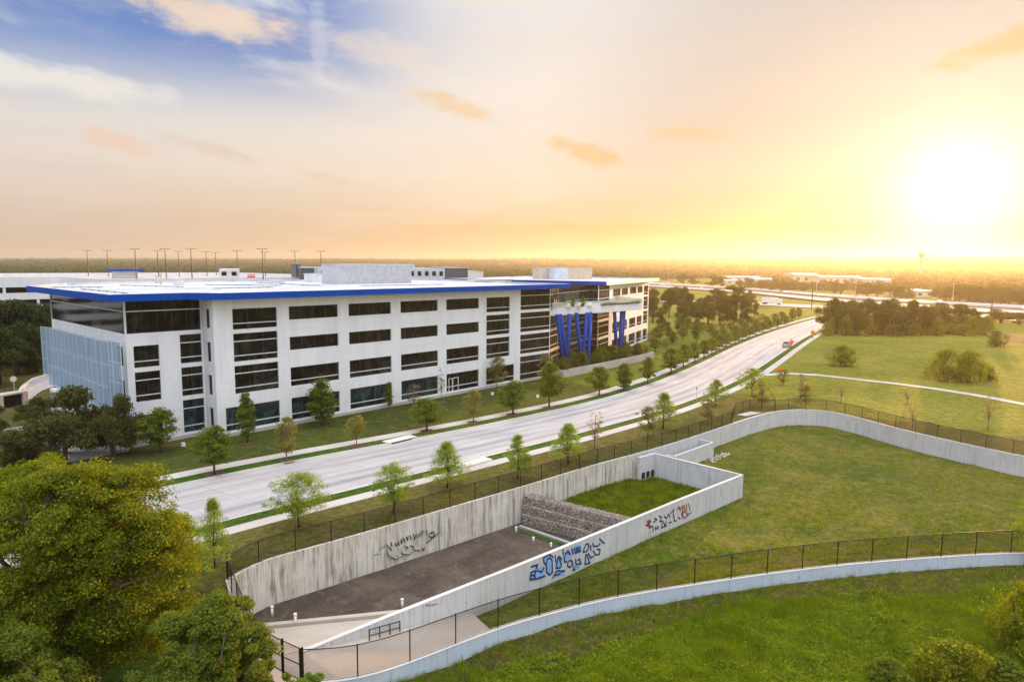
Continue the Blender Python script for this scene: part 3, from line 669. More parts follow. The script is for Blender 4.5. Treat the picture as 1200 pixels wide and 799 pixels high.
# ------------------------------------------------------------------ fences
def fence(pl, spacing, h, label, off=0., base=0.):
    pl = dens(pl, .8); L = [0.]
    for a, b in zip(pl[:-1], pl[1:]): L.append(L[-1]+math.dist(a, b))
    def at(x):
        k = min(len(pl)-2, max(0, int(np.searchsorted(L, x)-1))); t = (x-L[k])/(L[k+1]-L[k]+1e-9)
        a, b = pl[k], pl[k+1]; tx, ty = b[0]-a[0], b[1]-a[1]; l_ = math.hypot(tx, ty)
        return S(a[0]+tx*t-ty/l_*off, a[1]+ty*t+tx/l_*off, base)
    root = empty('chain_link_fence', at(0), label, 'fence'); n_ = max(1, round(L[-1]/spacing))
    for k in range(n_+1):
        p = at(L[-1]*k/n_); mb = MB(); mb.tube([p, p+Vector((0, 0, h+.05))], .04 if k not in (0, n_) else .06, 6); mb.build('post', MATS['black_vinyl'], root)
    N_ = int(L[-1]/1.0); P = [at(L[-1]*k/N_) for k in range(N_+1)]
    mb = MB(); mb.tube([p+Vector((0, 0, h)) for p in P], .028, 5); mb.build('top_rail', MATS['black_vinyl'], root)
    mb = MB(); mb.tube([p+Vector((0, 0, .06)) for p in P], .012, 4); mb.build('bottom_wire', MATS['black_vinyl'], root)
    mb = MB()
    for k in range(N_):
        a, b = P[k], P[k+1]; l0, l1 = L[-1]*k/N_, L[-1]*(k+1)/N_
        mb.face([a+Vector((0, 0, .03)), b+Vector((0, 0, .03)), b+Vector((0, 0, h)), a+Vector((0, 0, h))], [(l0, .03), (l1, .03), (l1, h), (l0, h)])
    mb.build('mesh_panel', MATS['chain_link'], root)
    return root
fa = FARW; ic = min(range(len(fa)), key=lambda k: math.dist(fa[k], (98, -45.1)))
fence(fa[:ic], 3.05, 1.75, 'long dark chain-link fence on the stained wall between basin and roadside walk', .0)
fence([fa[ic-1], (98.2, -42.6), (102.5, -43.2), fa[ic+3]], 2.2, 1.9, 'small fenced corner enclosure behind the far end of the back wall', .0)
fence(fa[ic+3:], 3.05, 1.75, 'dark chain-link fence curving along the far side of the grassy basin', .0)
fence(LOWW, 3.05, 1.9, 'near chain-link fence on the low curving wall', 0.)
fence(LEFTW[::-1], 2.4, 1.9, 'short dark chain-link fence at the left end of the channel', 0.)
mb = MB(); mb.face([S(98.6, -44.2, .03), S(102.6, -45.1, .03), S(102.3, -43.4, .03), S(98.5, -42.8, .03)]); tag(mb.build('inlet_slab', MATS['paving']), kind='structure')
gt = empty('gate', S(17.2, -51.1, 0), 'black double-leaf chain-link gate at the head of the ramp', 'gate')
for (a, b) in (((17.22, -51.2), (17.42, -52.5)), ((17.45, -52.65), (17.7, -54.0))):
    A, B = S(*a), S(*b); mb = MB()
    for z in (.12, 1.0, 1.95): mb.tube([A+Vector((0, 0, z)), B+Vector((0, 0, z))], .03, 6)
    for P_ in (A, B): mb.tube([P_+Vector((0, 0, .12)), P_+Vector((0, 0, 1.95))], .03, 6)
    leaf = mb.build('leaf', MATS['black_vinyl'], gt)
    mb = MB(); l_ = (B-A).length; mb.face([A+Vector((0, 0, .12)), B+Vector((0, 0, .12)), B+Vector((0, 0, 1.95)), A+Vector((0, 0, 1.95))], [(0, 0), (l_, 0), (l_, 1.8), (0, 1.8)]); mb.build('mesh_panel', MATS['chain_link'], leaf)
for p in ((17.15, -51.0), (17.44, -52.58), (17.75, -54.15)):
    A = S(*p); mb = MB(); mb.tube([A-Vector((0, 0, .1)), A+Vector((0, 0, 2.05))], .07, 8); mb.build('post', MATS['black_vinyl'], gt)

# ------------------------------------------------------------------ roads
def offset(pl, o):
    out = []
    for k, p in enumerate(pl):
        a = pl[max(k-1, 0)]; b = pl[min(k+1, len(pl)-1)]; tx, ty = b[0]-a[0], b[1]-a[1]; l_ = math.hypot(tx, ty) or 1
        out.append((p[0]-ty/l_*o, p[1]+tx/l_*o))
    return out
def strip(name, A, B, z, mt, seg=3, zf=None):
    """sheet between two (x,y) polylines with the same count of points, finely cut"""
    def fine(pl, n_):
        L = [0.]
        for a, b in zip(pl[:-1], pl[1:]): L.append(L[-1]+math.dist(a, b))
        xs = np.linspace(0, L[-1], n_); return list(zip(np.interp(xs, L, [p[0] for p in pl]), np.interp(xs, L, [p[1] for p in pl]))), xs
    tot = sum(math.dist(a, b) for a, b in zip(A[:-1], A[1:])); n_ = max(2, int(tot/seg))
    a, L = fine(A, n_); b, _ = fine(B, n_); mb = MB()
    for k in range(n_-1):
        wd = math.dist(a[k], b[k]); wd2 = math.dist(a[k+1], b[k+1]); Z = (lambda p: z+(zf(*p) if zf else 0))
        mb.face([(*a[k], Z(a[k])), (*b[k], Z(b[k])), (*b[k+1], Z(b[k+1])), (*a[k+1], Z(a[k+1]))], [(L[k], .001), (L[k], wd), (L[k+1], wd2), (L[k+1], .001)])
    return tag(mb.build(name, MATS[mt]), kind='structure')
def slab(name, A, B, z0, z1, mt):
    o = strip(name, A, B, z1, mt); mb = MB()
    for pl in (A, B):
        for p, q in zip(pl[:-1], pl[1:]): mb.face([(*p, z0), (*q, z0), (*q, z1), (*p, z1)])
    e = mb.build(name+'_edge', MATS[mt]); e['kind'] = 'structure'; return o
UP = smooth_pl([(-60, -13.5), (-10, -14.3), (26, -15.2), (38, -16.2), (54, -18.5), (72, -20.3), (92, -21.3), (110, -19.9), (130, -16.5), (155, -11.2), (182, -4.8), (224, 3.0), (270, 9.5), (300, 13.2), (335, 16), (372, 24), (400, 38)], 2)
LO = smooth_pl([(-60, -26.5), (-10, -27.2), (22.7, -28), (36, -29.2), (54, -30.8), (72, -32.3), (94, -33.1), (114, -31.6), (136, -28.4), (163, -22.8), (192, -16.5), (234, -8.0), (275, -2), (305, .8), (340, 1.0), (385, 8), (415, 22)], 2)
X = lambda pl: [S(*p).to_2d()[:] for p in pl]
strip('road', X(UP), X(LO), .02, 'road')
cut = lambda pl, a, b: [p for p in pl if a <= p[0] <= b]
UPc, LOc = cut(UP, -60, 330), cut(LO, -60, 262)
for (pl, sg, vw, sw) in ((UPc, 1, 2.3, 2.0), (LOc, -1, 1.75, 1.55)):
    k0, k1, k2, k3 = pl, offset(pl, sg*.18), offset(pl, sg*vw), offset(pl, sg*(vw+sw))
    slab('kerb', X(k0), X(k1), -.05, .13, 'rim'); strip('grass_verge', X(k1), X(k2), .075, 'verge'); slab('sidewalk', X(k2), X(k3), -.05, .06, 'paving')
# gutter pans
strip('gutter', X(UPc), X(offset(UPc, -.45)), .026, 'paving'); strip('gutter', X(LOc), X(offset(LOc, .45)), .026, 'paving')
P2 = lambda px, z=0: [G(a, b, z).to_2d()[:] for a, b in px]
pth = P2([(895, 439.5), (920, 437.5), (960, 439.5), (1000, 444), (1050, 449.5), (1100, 456), (1150, 464), (1200, 473.5), (1300, 494)])
strip('path', offset(pth, 1.05), offset(pth, -1.05), .03, 'paving')
trk = P2([(1085, 386), (1130, 387), (1165, 391), (1200, 399), (1260, 410)])
strip('dirt_track', offset(trk, 5), offset(trk, -6), .02, 'mulch')
hx = [760, 880, 960, 1080, 1200, 1300]
def pxl(ys, z=0, xs=hx): return [G(a, b, z).to_2d()[:] for a, b in zip(xs, ys)]
strip('highway', pxl([330.5, 337, 343.5, 351.5, 357.5, 363], 1), pxl([333, 340, 347.3, 356, 362.3, 368.5], 1), 1.0, 'road', 12)
strip('highway', pxl([333.6, 340.8, 348.3, 357, 363.3, 369.6], 1), pxl([335.5, 343.3, 352, 361, 368, 374.5], 1), 1.0, 'road', 12)
mb = MB(); A = pxl([333, 340, 347.3, 356, 362.3, 368.5], 1)
for p, q in zip(A[:-1], A[1:]): mb.hexa([(*p, 1), (*q, 1), (q[0], q[1]-.6, 1), (p[0], p[1]-.6, 1)], [(*p, 1.9), (*q, 1.9), (q[0], q[1]-.4, 1.9), (p[0], p[1]-.4, 1.9)])
tag(mb.build('median_barrier', MATS['paving']), 'long low concrete barrier between the highway lanes', 'barrier')
strip('frontage_road', pxl([350.5, 354, 357.6, 363.5, 371, 379], .3), pxl([353, 356.8, 361.2, 368, 376.5, 386], .3), .3, 'road', 8)
# left: drive, culvert, forecourt
strip('driveway', P2([(-60, 466), (0, 464.5), (22, 461.5), (26, 454), (38, 446), (64, 438.5)]), P2([(-60, 478), (0, 476), (33, 472), (42, 462), (54, 455), (76, 450)]), .03, 'road')
dk = P2([(-60, 464.5), (0, 463), (21, 460), (25, 453.5), (37, 445), (63, 437.5)]); slab('kerb', dk, offset(dk, -.7), 0, .3, 'rim')
strip('sidewalk', P2([(-80, 513), (0, 504), (36, 497.5), (62, 492)]), P2([(-80, 531), (0, 520), (42, 511), (70, 504)]), .03, 'paving')
strip('forecourt', P2([(58, 520), (120, 512), (160, 512)]), P2([(64, 545), (124, 534), (150, 529)]), .03, 'paving')
cv = empty('culvert', G(16, 478), 'small concrete culvert with a dark opening beside the left driveway', 'culvert')
A = G(5, 478.5); B = G(28, 474.5); t_ = (B-A); n_ = Vector((-t_.y, t_.x, 0)).normalized()
WB = lambda a, b, z: A+t_*a+n_*b+Vector((0, 0, z))
mb = MB(); mb.boxf(WB, -.35, 0, 0, 1.2, 0, 1.9); mb.boxf(WB, 1, 1.25, 0, 1.2, 0, 1.9); mb.boxf(WB, -.35, 1.25, 0, 1.2, 1.905, 2.15); mb.build('headwall', MATS['paving'], cv)
mb = MB(); mb.boxf(WB, 0.003, .997, .5, .6, .0, 1.9); mb.build('opening', MATS['black_vinyl'], cv)

upl = offset(cut(UP, 20, 330), 4.32)
blk = [(s_, -.2 if s_ < 104 else (-3.0 if s_ < 146 else min(30, 8+(s_-146)*.25))) for s_, _ in upl]
mat('lawn_sun_tint', (.06, .1, .02), .95, .1, fn=grass_fn((.075, .115, .010), (.115, .145, .012), (.13, .12, .03), 1.6, .5))  # brighter copy of the lawn green, sunlight on the right part put into its colour
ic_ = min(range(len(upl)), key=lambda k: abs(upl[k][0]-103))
strip('lawn', X(upl[:ic_+1]), X(blk[:ic_+1]), .012, 'lawn_green', 2); strip('lawn', X(upl[ic_:]), X(blk[ic_:]), .012, 'lawn_sun_tint', 2)
# kerb inlets
def inlet(px, py, lab, sg):
    p = G(px, py); s_, d_ = toS(p.x, p.y); o = empty('kerb_inlet', p, lab, 'storm drain'); mb = MB()
    W_ = lambda a, b, z: S(s_+a, d_+sg*b, z)
    mb.boxf(W_, -2.3, 2.3, .25, 1.7, .02, .20); mb.build('top_slab', MATS['rim'], o)
    mb = MB(); mb.boxf(W_, -1.9, 1.9, .05, .249, .03, .15); mb.build('mouth', MATS['black_vinyl'], o)
inlet(474, 517.3, 'concrete kerb inlet with a dark slot along the far kerb', 1)
inlet(549, 541, 'concrete kerb inlet on the near kerb beside the cypress tree', -1)

# ------------------------------------------------------------------ main office building
ob = empty('office_building', S(37.26, 0, 0), 'long white four-storey office building with ribbon windows and a bright blue roof edge', 'building')
def add_window(W, a0, a1, z0, z1, rails=(), parent=ob, glass='glass_dark', rec=.28, mull=1.5, railm='white_metal', verts=True):
    mb = MB(); mb.face([W(a0, rec, z0), W(a1, rec, z0), W(a1, rec, z1), W(a0, rec, z1)]); g = mb.build('window', MATS[glass], parent)
    if rails:
        mb = MB()
        for z in rails: mb.boxf(W, a0+.01, a1-.01, rec-.10, rec-.01, z-.06, z+.06)
        mb.build('rail', MATS[railm], g)
    n_ = max(1, round((a1-a0)/mull)); mb = MB()
    if verts:
        for k in range(n_+1):
            x_ = a0+.03+(a1-a0-.06)*k/n_; mb.boxf(W, x_-.03, x_+.03, rec-.07, rec-.005, z0+.01, z1-.01)
        for z in (z0+.04, z1-.04): mb.boxf(W, a0+.06, a1-.06, rec-.065, rec-.006, z-.03, z+.03)
        mb.build('frame', MATS['dark_metal'], g)
    return g
def facade(W, a0, a1, z0, z1, ops, parent, name='wall', mt='panel', rec=.30):
    A = sorted({a0, a1, *[o[0] for o in ops], *[o[1] for o in ops]}); Z = sorted({z0, z1, *[o[2] for o in ops], *[o[3] for o in ops]}); mb = MB()
    for i in range(len(A)-1):
        for j in range(len(Z)-1):
            ca, cz = (A[i]+A[i+1])/2, (Z[j]+Z[j+1])/2
            if any(o[0] < ca < o[1] and o[2] < cz < o[3] for o in ops): continue
            mb.face([W(A[i], 0, Z[j]), W(A[i+1], 0, Z[j]), W(A[i+1], 0, Z[j+1]), W(A[i], 0, Z[j+1])])
    for (p, q, r_, t) in ops:
        for (x0, zz0, x1, zz1) in ((p, r_, q, r_), (q, r_, q, t), (q, t, p, t), (p, t, p, r_)):
            mb.face([W(x0, 0, zz0), W(x1, 0, zz1), W(x1, rec, zz1), W(x0, rec, zz0)])
    return mb.build(name, MATS[mt], parent)
W1 = lambda a, b, z: S(a, b, z)
cols_short = [(47.79, 55.65), (57.51, 65.36), (67.26, 75.17), (77.09, 84.96)]; ops = []
def cell(lst, a0, a1, z0, z1, rails, gl='glass_dark'): lst.append((a0, a1, z0, z1, rails, gl))
for (a, b) in ((39.78, 45.98), (86.87, 93.15)):
    cell(ops, a, b, 14.055, 16.76, [14.82]); cell(ops, a, b, 9.79, 13.51, [10.55, 12.45]); cell(ops, a, b, 5.52, 9.24, [6.28, 8.18])
cell(ops, 38.4, 46.0, .69, 3.83, [1.5], 'glass_teal'); cell(ops, 86.87, 94.5, .69, 3.83, [1.5])
for k, (a, b) in enumerate(cols_short):
    cell(ops, a, b, 14.91, 16.76, []); cell(ops, a, b, 10.64, 12.49, []); cell(ops, a, b, 5.52, 8.18, [6.28]); cell(ops, a, b, .69, 3.83, [1.5], 'glass_teal' if k < 3 else 'glass_dark')
facade(W1, 37.26, 96.2, .45, 18.1, [o[:4] for o in ops], ob)
for o in ops: add_window(W1, o[0], o[1], o[2], o[3], o[4], ob, o[5], mull=1.55 if o[5] == 'glass_teal' else 1.9)
# white door frames in the fifth bay
mb = MB()
for a in (77.7, 78.5, 78.6, 79.9): mb.boxf(W1, a, a+.09, .08, .17, .72, 2.9)
mb.boxf(W1, 77.7, 79.99, .08, .17, 2.9, 3.0); mb.build('door_frame', MATS['white_metal'], ob)
# plinth
mb = MB(); mb.boxf(W1, 37.1, 105.5, -.12, .5, -.3, .45); mb.boxf(W1, 27.9, 37.1, 3.28, 3.8, -.3, .45); mb.build('plinth', MATS['paving'], ob)
def curtain(W, a0, a1, parent, name='curtain_wall', bays=None, top=18.0, gl='glass_dark', edge=True, z_lo=.45, railm='white_metal', band='panel'):
    mb = MB()
    for z0, z1 in ((13.51, 14.055), (9.24, 9.79), (4.97, 5.52)):
        if z0 > z_lo: mb.boxf(W, a0, a1, -.05, .06, z0, z1)
    if edge:
        mb.boxf(W, a0-.08, a0+.08, -.06, .1, z_lo, top); mb.boxf(W, a1-.08, a1+.08, -.06, .1, z_lo, top)
    fr = mb.build(name, MATS[band], parent)
    for z0, z1, rails in ((14.055, top, [14.82, 16.8]), (9.79, 13.51, [10.55, 12.45]), (5.52, 9.24, [6.28, 8.18]), (.45, 4.97, [1.5, 3.83])):
        if z1 > z_lo: add_window(W, a0+(.08 if edge else 0), a1-(.08 if edge else 0), max(z0, z_lo), z1, rails, parent, gl, rec=.07, mull=1.6, railm=railm)
curtain(lambda a, b, z: S(a, .25+b, z), 96.2, 105.4, ob)
mb = MB(); mb.face([S(96.2, 0, .45), S(96.2, .35, .45), S(96.2, .35, 18.1), S(96.2, 0, 18.1)]); mb.face([S(105.4, .3, .45), S(105.4, 9, .45), S(105.4, 9, 18.1), S(105.4, .3, 18.1)]); mb.build('side_wall', MATS['panel'], ob)
# glass-topped end block on the left
Wg = lambda a, b, z: S(a, 3.4+b, z)
endops = []
def onS(px, py, d):                        # pixel to (s, z) on the plane d
    dd = ray(px, py); nn = Vector((-uy, ux, 0)); t = (DD+d)/dd.dot(nn); P = Vector((0, 0, CAMH))+dd*t; return toS(P.x, P.y)[0], P.z
aL, zA = onS(156.2, 406.7, 3.4); aR, _ = onS(186.2, 404, 3.4); bL, zB = onS(210.5, 392.3, 3.4); bR, _ = onS(237.8, 390.5, 3.4)
cell(endops, aL, aR, 9.79, 12.49, [10.55]); cell(endops, aL, aR, 5.52, 9.24, [6.28, 8.18]); cell(endops, aL, aR, .69, 3.83, [1.5], 'glass_teal')
for (z0, z1, rl) in ((9.79, 13.51, [10.55, 12.45]), (5.52, 9.24, [6.28, 8.18]), (.69, 4.97, [1.5, 3.83])): cell(endops, bL, 37.1, z0, z1, rl, 'glass_dark' if z0 > 1 else 'glass_teal')
facade(Wg, 28.04, 37.26, .45, 14.055, [o[:4] for o in endops], ob)
for o in endops: add_window(Wg, o[0], o[1], o[2], o[3], o[4], ob, o[5], mull=1.3)
def topglass(W, a0, a1, parent, verts=True):
    add_window(W, a0, a1, 14.058, 18.1, [16.77], parent, 'glass_dark', rec=.08, mull=1.9, verts=verts)
    for q in (a0-.02, a1-.14): mb = MB(); mb.boxf(W, q, q+.16, -.02, .12, 14.06, 18.1); mb.build('corner_post', MATS['white_metal'], parent)
topglass(Wg, 28.08, 37.2, ob)
Wr = lambda a, b, z: S(37.26+b, 3.4-a, z)       # return wall, seen from the left
rops = [(1.0, 2.3, z0, z1) for z0, z1 in ((14.3, 16.76), (9.9, 12.49), (5.52, 8.18), (.9, 3.83))]
facade(Wr, 0, 3.4, .45, 18.1, rops, ob)
for o in rops: add_window(Wr, *o, [], ob, mull=2)
Wl = lambda a, b, z: S(28.04+b, 35.5-a, z)       # short left facade
lops = [(k*3.9+1.2, k*3.9+3.6, z0, z1) for k in range(8) for z0, z1 in ((9.9, 12.4), (5.6, 8.2), (.7, 3.4))]
facade(Wl, 0, 32.1, .45, 14.055, lops, ob)
for o in lops: add_window(Wl, *o, [], ob, mull=2.5)
topglass(Wl, 0.02, 32.06, ob, False)
mb = MB()
for z0, z1, d0, d1 in ((.45, 14.055, 0, 0),): mb.face([S(28.04, 35.5, .45), S(60, 35.5, .45), S(60, 35.5, 18.1), S(28.04, 35.5, 18.1)])
mb.face([S(60, 35.5, .45), S(60, 46, .45), S(60, 46, 18.1), S(60, 35.5, 18.1)]); mb.face([S(60, 46, .45), S(106, 46, .45), S(106, 46, 18.1), S(60, 46, 18.1)]); mb.build('rear_wall', MATS['panel'], ob)
# perforated sun screens standing off the short facade
def screen(d0, d1, z0, z1, tw, off=1.25):
    A = S(28.04-off-tw, d0, 0); B = S(28.04-off+tw*.2, d1, 0); mb = MB(); w_ = (B-A).length
    q = [A+Vector((0, 0, z0)), B+Vector((0, 0, z0)), B+Vector((0, 0, z1)), A+Vector((0, 0, z1))]
    mb.face(q, [(0, 0.001), (w_, 0.001), (w_, z1-z0), (0, z1-z0)]); sc_ = mb.build('sun_screen', MATS['screen_mesh'], ob)
    mb = MB()
    for P_ in (A, B): mb.tube([P_+Vector((0, 0, z0)), P_+Vector((0, 0, z1))], .045, 4)
    n_ = int((z1-z0)/2.2)
    for k in range(n_+1):
        z = z0+(z1-z0)*k/n_; mb.tube([A+Vector((0, 0, z)), B+Vector((0, 0, z))], .03, 4)
    mb.build('frame', MATS['light_metal'], sc_)
nS = 14
for k in range(nS):
    d0 = 33.2-(33.2-6.2)*k/nS; d1 = 33.2-(33.2-6.2)*(k+1)/nS; screen(d0, d1+.22, 4.3, 12.95-.04*(k%2), .55, .85)
screen(34.6, 33.0, 5.7, 12.95, .4, 1.3)
screen(4.9, 3.6, .9, 13.3, .3, 1.2); screen(3.5, 1.6, .9, 13.3, .3, 1.2)
mb = MB(); mb.boxf(lambda a, b, z: S(27.2-b, 31.5-a, z), 0, 3.2, 0, .9, 3.6, 4.0); mb.boxf(lambda a, b, z: S(27.2-b, 31.5-a, z), 0, .35, 0, .9, 0, 3.6); mb.boxf(lambda a, b, z: S(27.2-b, 31.5-a, z), 2.85, 3.2, 0, .9, 0, 3.6); mb.build('entrance_frame', MATS['panel'], ob)
# roof with overhanging blue fascia
def roof(poly, parent, blue, z0=18.1, z1=18.97, zr=18.6):
    """poly in world xy, counter-clockwise or not; blue = set of edge indices painted blue"""
    n_ = len(poly); c = Vector((sum(p[0] for p in poly)/n_, sum(p[1] for p in poly)/n_)); ins = []
    ar = sum(poly[i][0]*poly[(i+1) % n_][1]-poly[(i+1) % n_][0]*poly[i][1] for i in range(n_)); sg = 1 if ar > 0 else -1
    for i in range(n_):
        a, b, d = Vector(poly[i-1]), Vector(poly[i]), Vector(poly[(i+1) % n_]); e1 = (b-a).normalized(); e2 = (d-b).normalized()
        n1 = Vector((-e1.y, e1.x))*sg; n2 = Vector((-e2.y, e2.x))*sg; bis = (n1+n2).normalized(); ins.append(b+bis*(.35/max(.3, bis.dot(n1))))
    mb = MB(); mb.face([(*p, z0) for p in poly][::-sg]); mb.build('soffit', MATS['soffit'], parent)
    mb = MB(); mb.face([(p[0], p[1], zr) for p in ins][::sg]); rf = mb.build('roof', MATS['roof_membrane'], parent)
    fb, fw, cp_ = MB(), MB(), MB()
    for i in range(n_):
        j = (i+1) % n_; t = fb if i in blue else fw; p, q = poly[i], poly[j]; t.face([(*p, z0), (*q, z0), (*q, z1), (*p, z1)])
        cp_.face([(*p, z1), (*q, z1), (ins[j][0], ins[j][1], z1), (ins[i][0], ins[i][1], z1)]); cp_.face([(ins[i][0], ins[i][1], zr), (ins[j][0], ins[j][1], zr), (ins[j][0], ins[j][1], z1), (ins[i][0], ins[i][1], z1)])
    if fb.f: fb.build('fascia', MATS['blue_metal'], parent)
    if fw.f: fw.build('fascia', MATS['white_metal'], parent)
    cp_.build('parapet', MATS['roof_membrane'], parent)
    return rf
mroof = [S(a, b).to_2d()[:] for a, b in [(25.9, 1.2), (34.6, 1.2), (37.3, -2.2), (109.2, -2.2), (109.2, 5), (112, 46), (62, 60), (34, 51), (26, 39.6)]]
roof(mroof, ob, {0, 1, 2, 3, 7, 8})
# wing turned towards the viewer
PB = Vector((20.4, 159., 0)); U_2 = Vector((math.sin(R(25)), math.cos(R(25)), 0)); N_2 = Vector((-U_2.y, U_2.x, 0))
W2 = lambda a, b, z: PB+U_2*a+N_2*b+Vector((0, 0, z))
def apx(px):
    t = (px-600)/FPX; return (t*PB.y-PB.x)/(U_2.x-U_2.y*t)
wops = []
a0, a1 = apx(713.5), apx(759.6)
cs4 = [(717.8, 726.5), (728, 735.2), (737.5, 745), (746.3, 752.3)]
for (p, q) in cs4:
    a, b = apx(p), apx(q)
    cell(wops, a, b, 14.91, 16.76, []); cell(wops, a, b, 10.64, 12.49, []); cell(wops, a, b, 5.52, 8.18, [6.28]); cell(wops, a, b, .69, 3.83, [1.5])
a, b = apx(753.8), apx(758.8)
for z0, z1, rl in ((14.055, 16.76, [14.82]), (9.79, 13.51, [10.55, 12.45]), (5.52, 9.24, [6.28, 8.18]), (.69, 3.83, [1.5])): cell(wops, a, b, z0, z1, rl)
facade(W2, a0, a1, .1, 18.1, [o[:4] for o in wops], ob)
for o in wops: add_window(W2, o[0], o[1], o[2], o[3], o[4], ob, o[5], mull=2.)
curtain(W2, .05, a0, ob)
# stepped dark glass recess between both wings
Wc = lambda a, b, z: Vector((18.2, 160.1, 0))+(PB-Vector((18.2, 160.1, 0))).normalized()*a+U_2*b+Vector((0, 0, z))
curtain(Wc, 0, (PB-Vector((18.2, 160.1, 0))).length-.05, ob, edge=False, railm='grey_metal', band='grey_metal')
PA = Vector((18.2, 160.1, 0)); PA0 = Vector((9.6, 141.7, 0)); LA = (PA-PA0).length; uA = (PA-PA0).normalized(); nA = Vector((-uA.y, uA.x, 0))
Wa = lambda a, b, z: PA0+uA*a+nA*b+Vector((0, 0, z))
curtain(Wa, 0, LA, ob, edge=False, railm='grey_metal', band='grey_metal')
PM = S(105.4, .3); LB = (PA0-PM).length; uB = (PA0-PM).normalized(); nB = Vector((-uB.y, uB.x, 0))
curtain(lambda a, b, z: PM+uB*a+nB*b+Vector((0, 0, z)), 0.02, LB, ob, edge=True, railm='grey_metal', band='grey_metal')
mb = MB(); e0 = W2(a1, 0, 0); e1 = W2(a1, 38, 0); mb.face([(e0.x, e0.y, .1), (e1.x, e1.y, .1), (e1.x, e1.y, 18.1), (e0.x, e0.y, 18.1)]); mb.build('side_wall', MATS['panel'], ob)
rp = [Vector((22., 157., 0)), Vector((22., 157., 0))+U_2*54.5]; wroof = [rp[0].to_2d()[:], rp[1].to_2d()[:], (rp[1]+N_2*44).to_2d()[:], (rp[0]+N_2*44).to_2d()[:]]
roof(wroof, ob, {3}, 18.12, 18.99, 18.64)
# terrace on slanted blue columns
ter = [(7.3, 136.7), (30.8, 158.6), (26.6, 172.2), (20.65, 159.2), (18.4, 160.2), (9.85, 141.8), (7.75, 136.4)]
mb = MB(); mb.face([(*p, 13.85) for p in ter]); mb.face([(*p, 12.35) for p in ter][::-1])
for i in range(len(ter)): p, q = ter[i], ter[(i+1) % len(ter)]; mb.face([(*p, 12.35), (*q, 12.35), (*q, 13.85), (*p, 13.85)])
tr_ = mb.build('terrace', MATS['panel'], ob)
mb = MB(); e = .15
for p, q in zip(ter[:2], ter[1:3]): mb.hexa([(p[0]-e, p[1]+e, 13.86), (q[0]-e, q[1]+e, 13.86), (q[0]-e-.03, q[1]+e+.03, 13.86), (p[0]-e-.03, p[1]+e+.03, 13.86)], [(p[0]-e, p[1]+e, 15.0), (q[0]-e, q[1]+e, 15.0), (q[0]-e-.03, q[1]+e+.03, 15.0), (p[0]-e-.03, p[1]+e+.03, 15.0)])
gm = mat('rail_glass', (.55, .62, .58), .1, .5, fn=lambda t, b: b.inputs['Alpha'].__setattr__('default_value', .55)); mb.build('guard_rail', gm, tr_)
for (tx, bx, by) in ((653, 661, 431), (656.5, 666.5, 431), (667.3, 664.5, 432), (675.5, 681.5, 428), (687.8, 681.5, 429), (692, 689, 429), (720, 723, 419), (728.5, 726, 420), (731.5, 727.5, 418)):
    T = G(tx, 370.5-(tx-651)*.085, 12.36); B = G(bx, by, 1.0); mb = MB(); mb.tube([B+Vector((0, 0, -.3)), T+Vector((0, 0, .25))], .42, 12); mb.build('column', MATS['blue_metal'], ob, True)
mb = MB(); C0 = G(653, 336.5, 17.2); mb.boxf(lambda a, b, z: C0+Vector((ux, uy, 0))*a+Vector((-uy, ux, 0))*b+Vector((0, 0, z)), 0, 9, -1, 3, -.15, .15)
for a in (1.5, 3, 8.5): mb.boxf(lambda x, y, z: C0+Vector((ux, uy, 0))*x+Vector((-uy, ux, 0))*y+Vector((0, 0, z)), a, a+.3, 0, .3, -3.4, -.15)
mb.build('canopy', MATS['white_metal'], ob)
for k, (a, lb) in enumerate(((1.2, 'left'), (4.5, 'middle'), (8, 'right'))):
    o = Vector((9.6+a*.73, 139.5+a*.68, 13.86)); mb = MB()
    W_ = lambda x, y, z: o+Vector((x, y, z)); mb.boxf(W_, 0, 1.9, 0, .8, .12, .45); mb.boxf(W_, 0, 1.9, .6, .8, .46, .9)
    for x_ in (0.05, 1.75): mb.boxf(W_, x_, x_+.1, .05, .15, 0, .119)
    tag(mb.build('lounge_sofa', MATS['white_paint']), lb+' white sofa on the roof terrace above the blue columns', 'sofa')
# planter wall
plw = empty('planter', S(107, -2.6), 'curved pale concrete planter wall with shrubs below the blue columns', 'planter')
A_ = [(106.6, -2.7), (118, -2.5), (130, -2.0), (138, -1.5), (145.4, -.6)]; mb = MB()
for p, q in zip(A_[:-1], A_[1:]): mb.hexa([S(*p, -.2), S(*q, -.2), S(q[0], q[1]+.35, -.2), S(p[0], p[1]+.35, -.2)], [S(*p, 1.55), S(*q, 1.55), S(q[0], q[1]+.35, 1.55), S(p[0], p[1]+.35, 1.55)])
mb.boxf(lambda a, b, z: S(145.05+a, -.6+b, z), 0, .35, 0, 8, -.2, 1.55); mb.boxf(lambda a, b, z: S(106.6+a, -2.35+b, z), -.35, 0, 0, 3.0, -.2, 1.55)
mb.build('wall', MATS['paving'], plw)
mb = MB(); mb.face([S(a, b, 1.25) for a, b in [(106.6, -2.4), (118, -2.2), (130, -1.7), (145.1, -.3), (145.1, 7), (138, 14), (118, 12), (106.8, 4)]]); mb.build('soil', MATS['mulch'], plw)

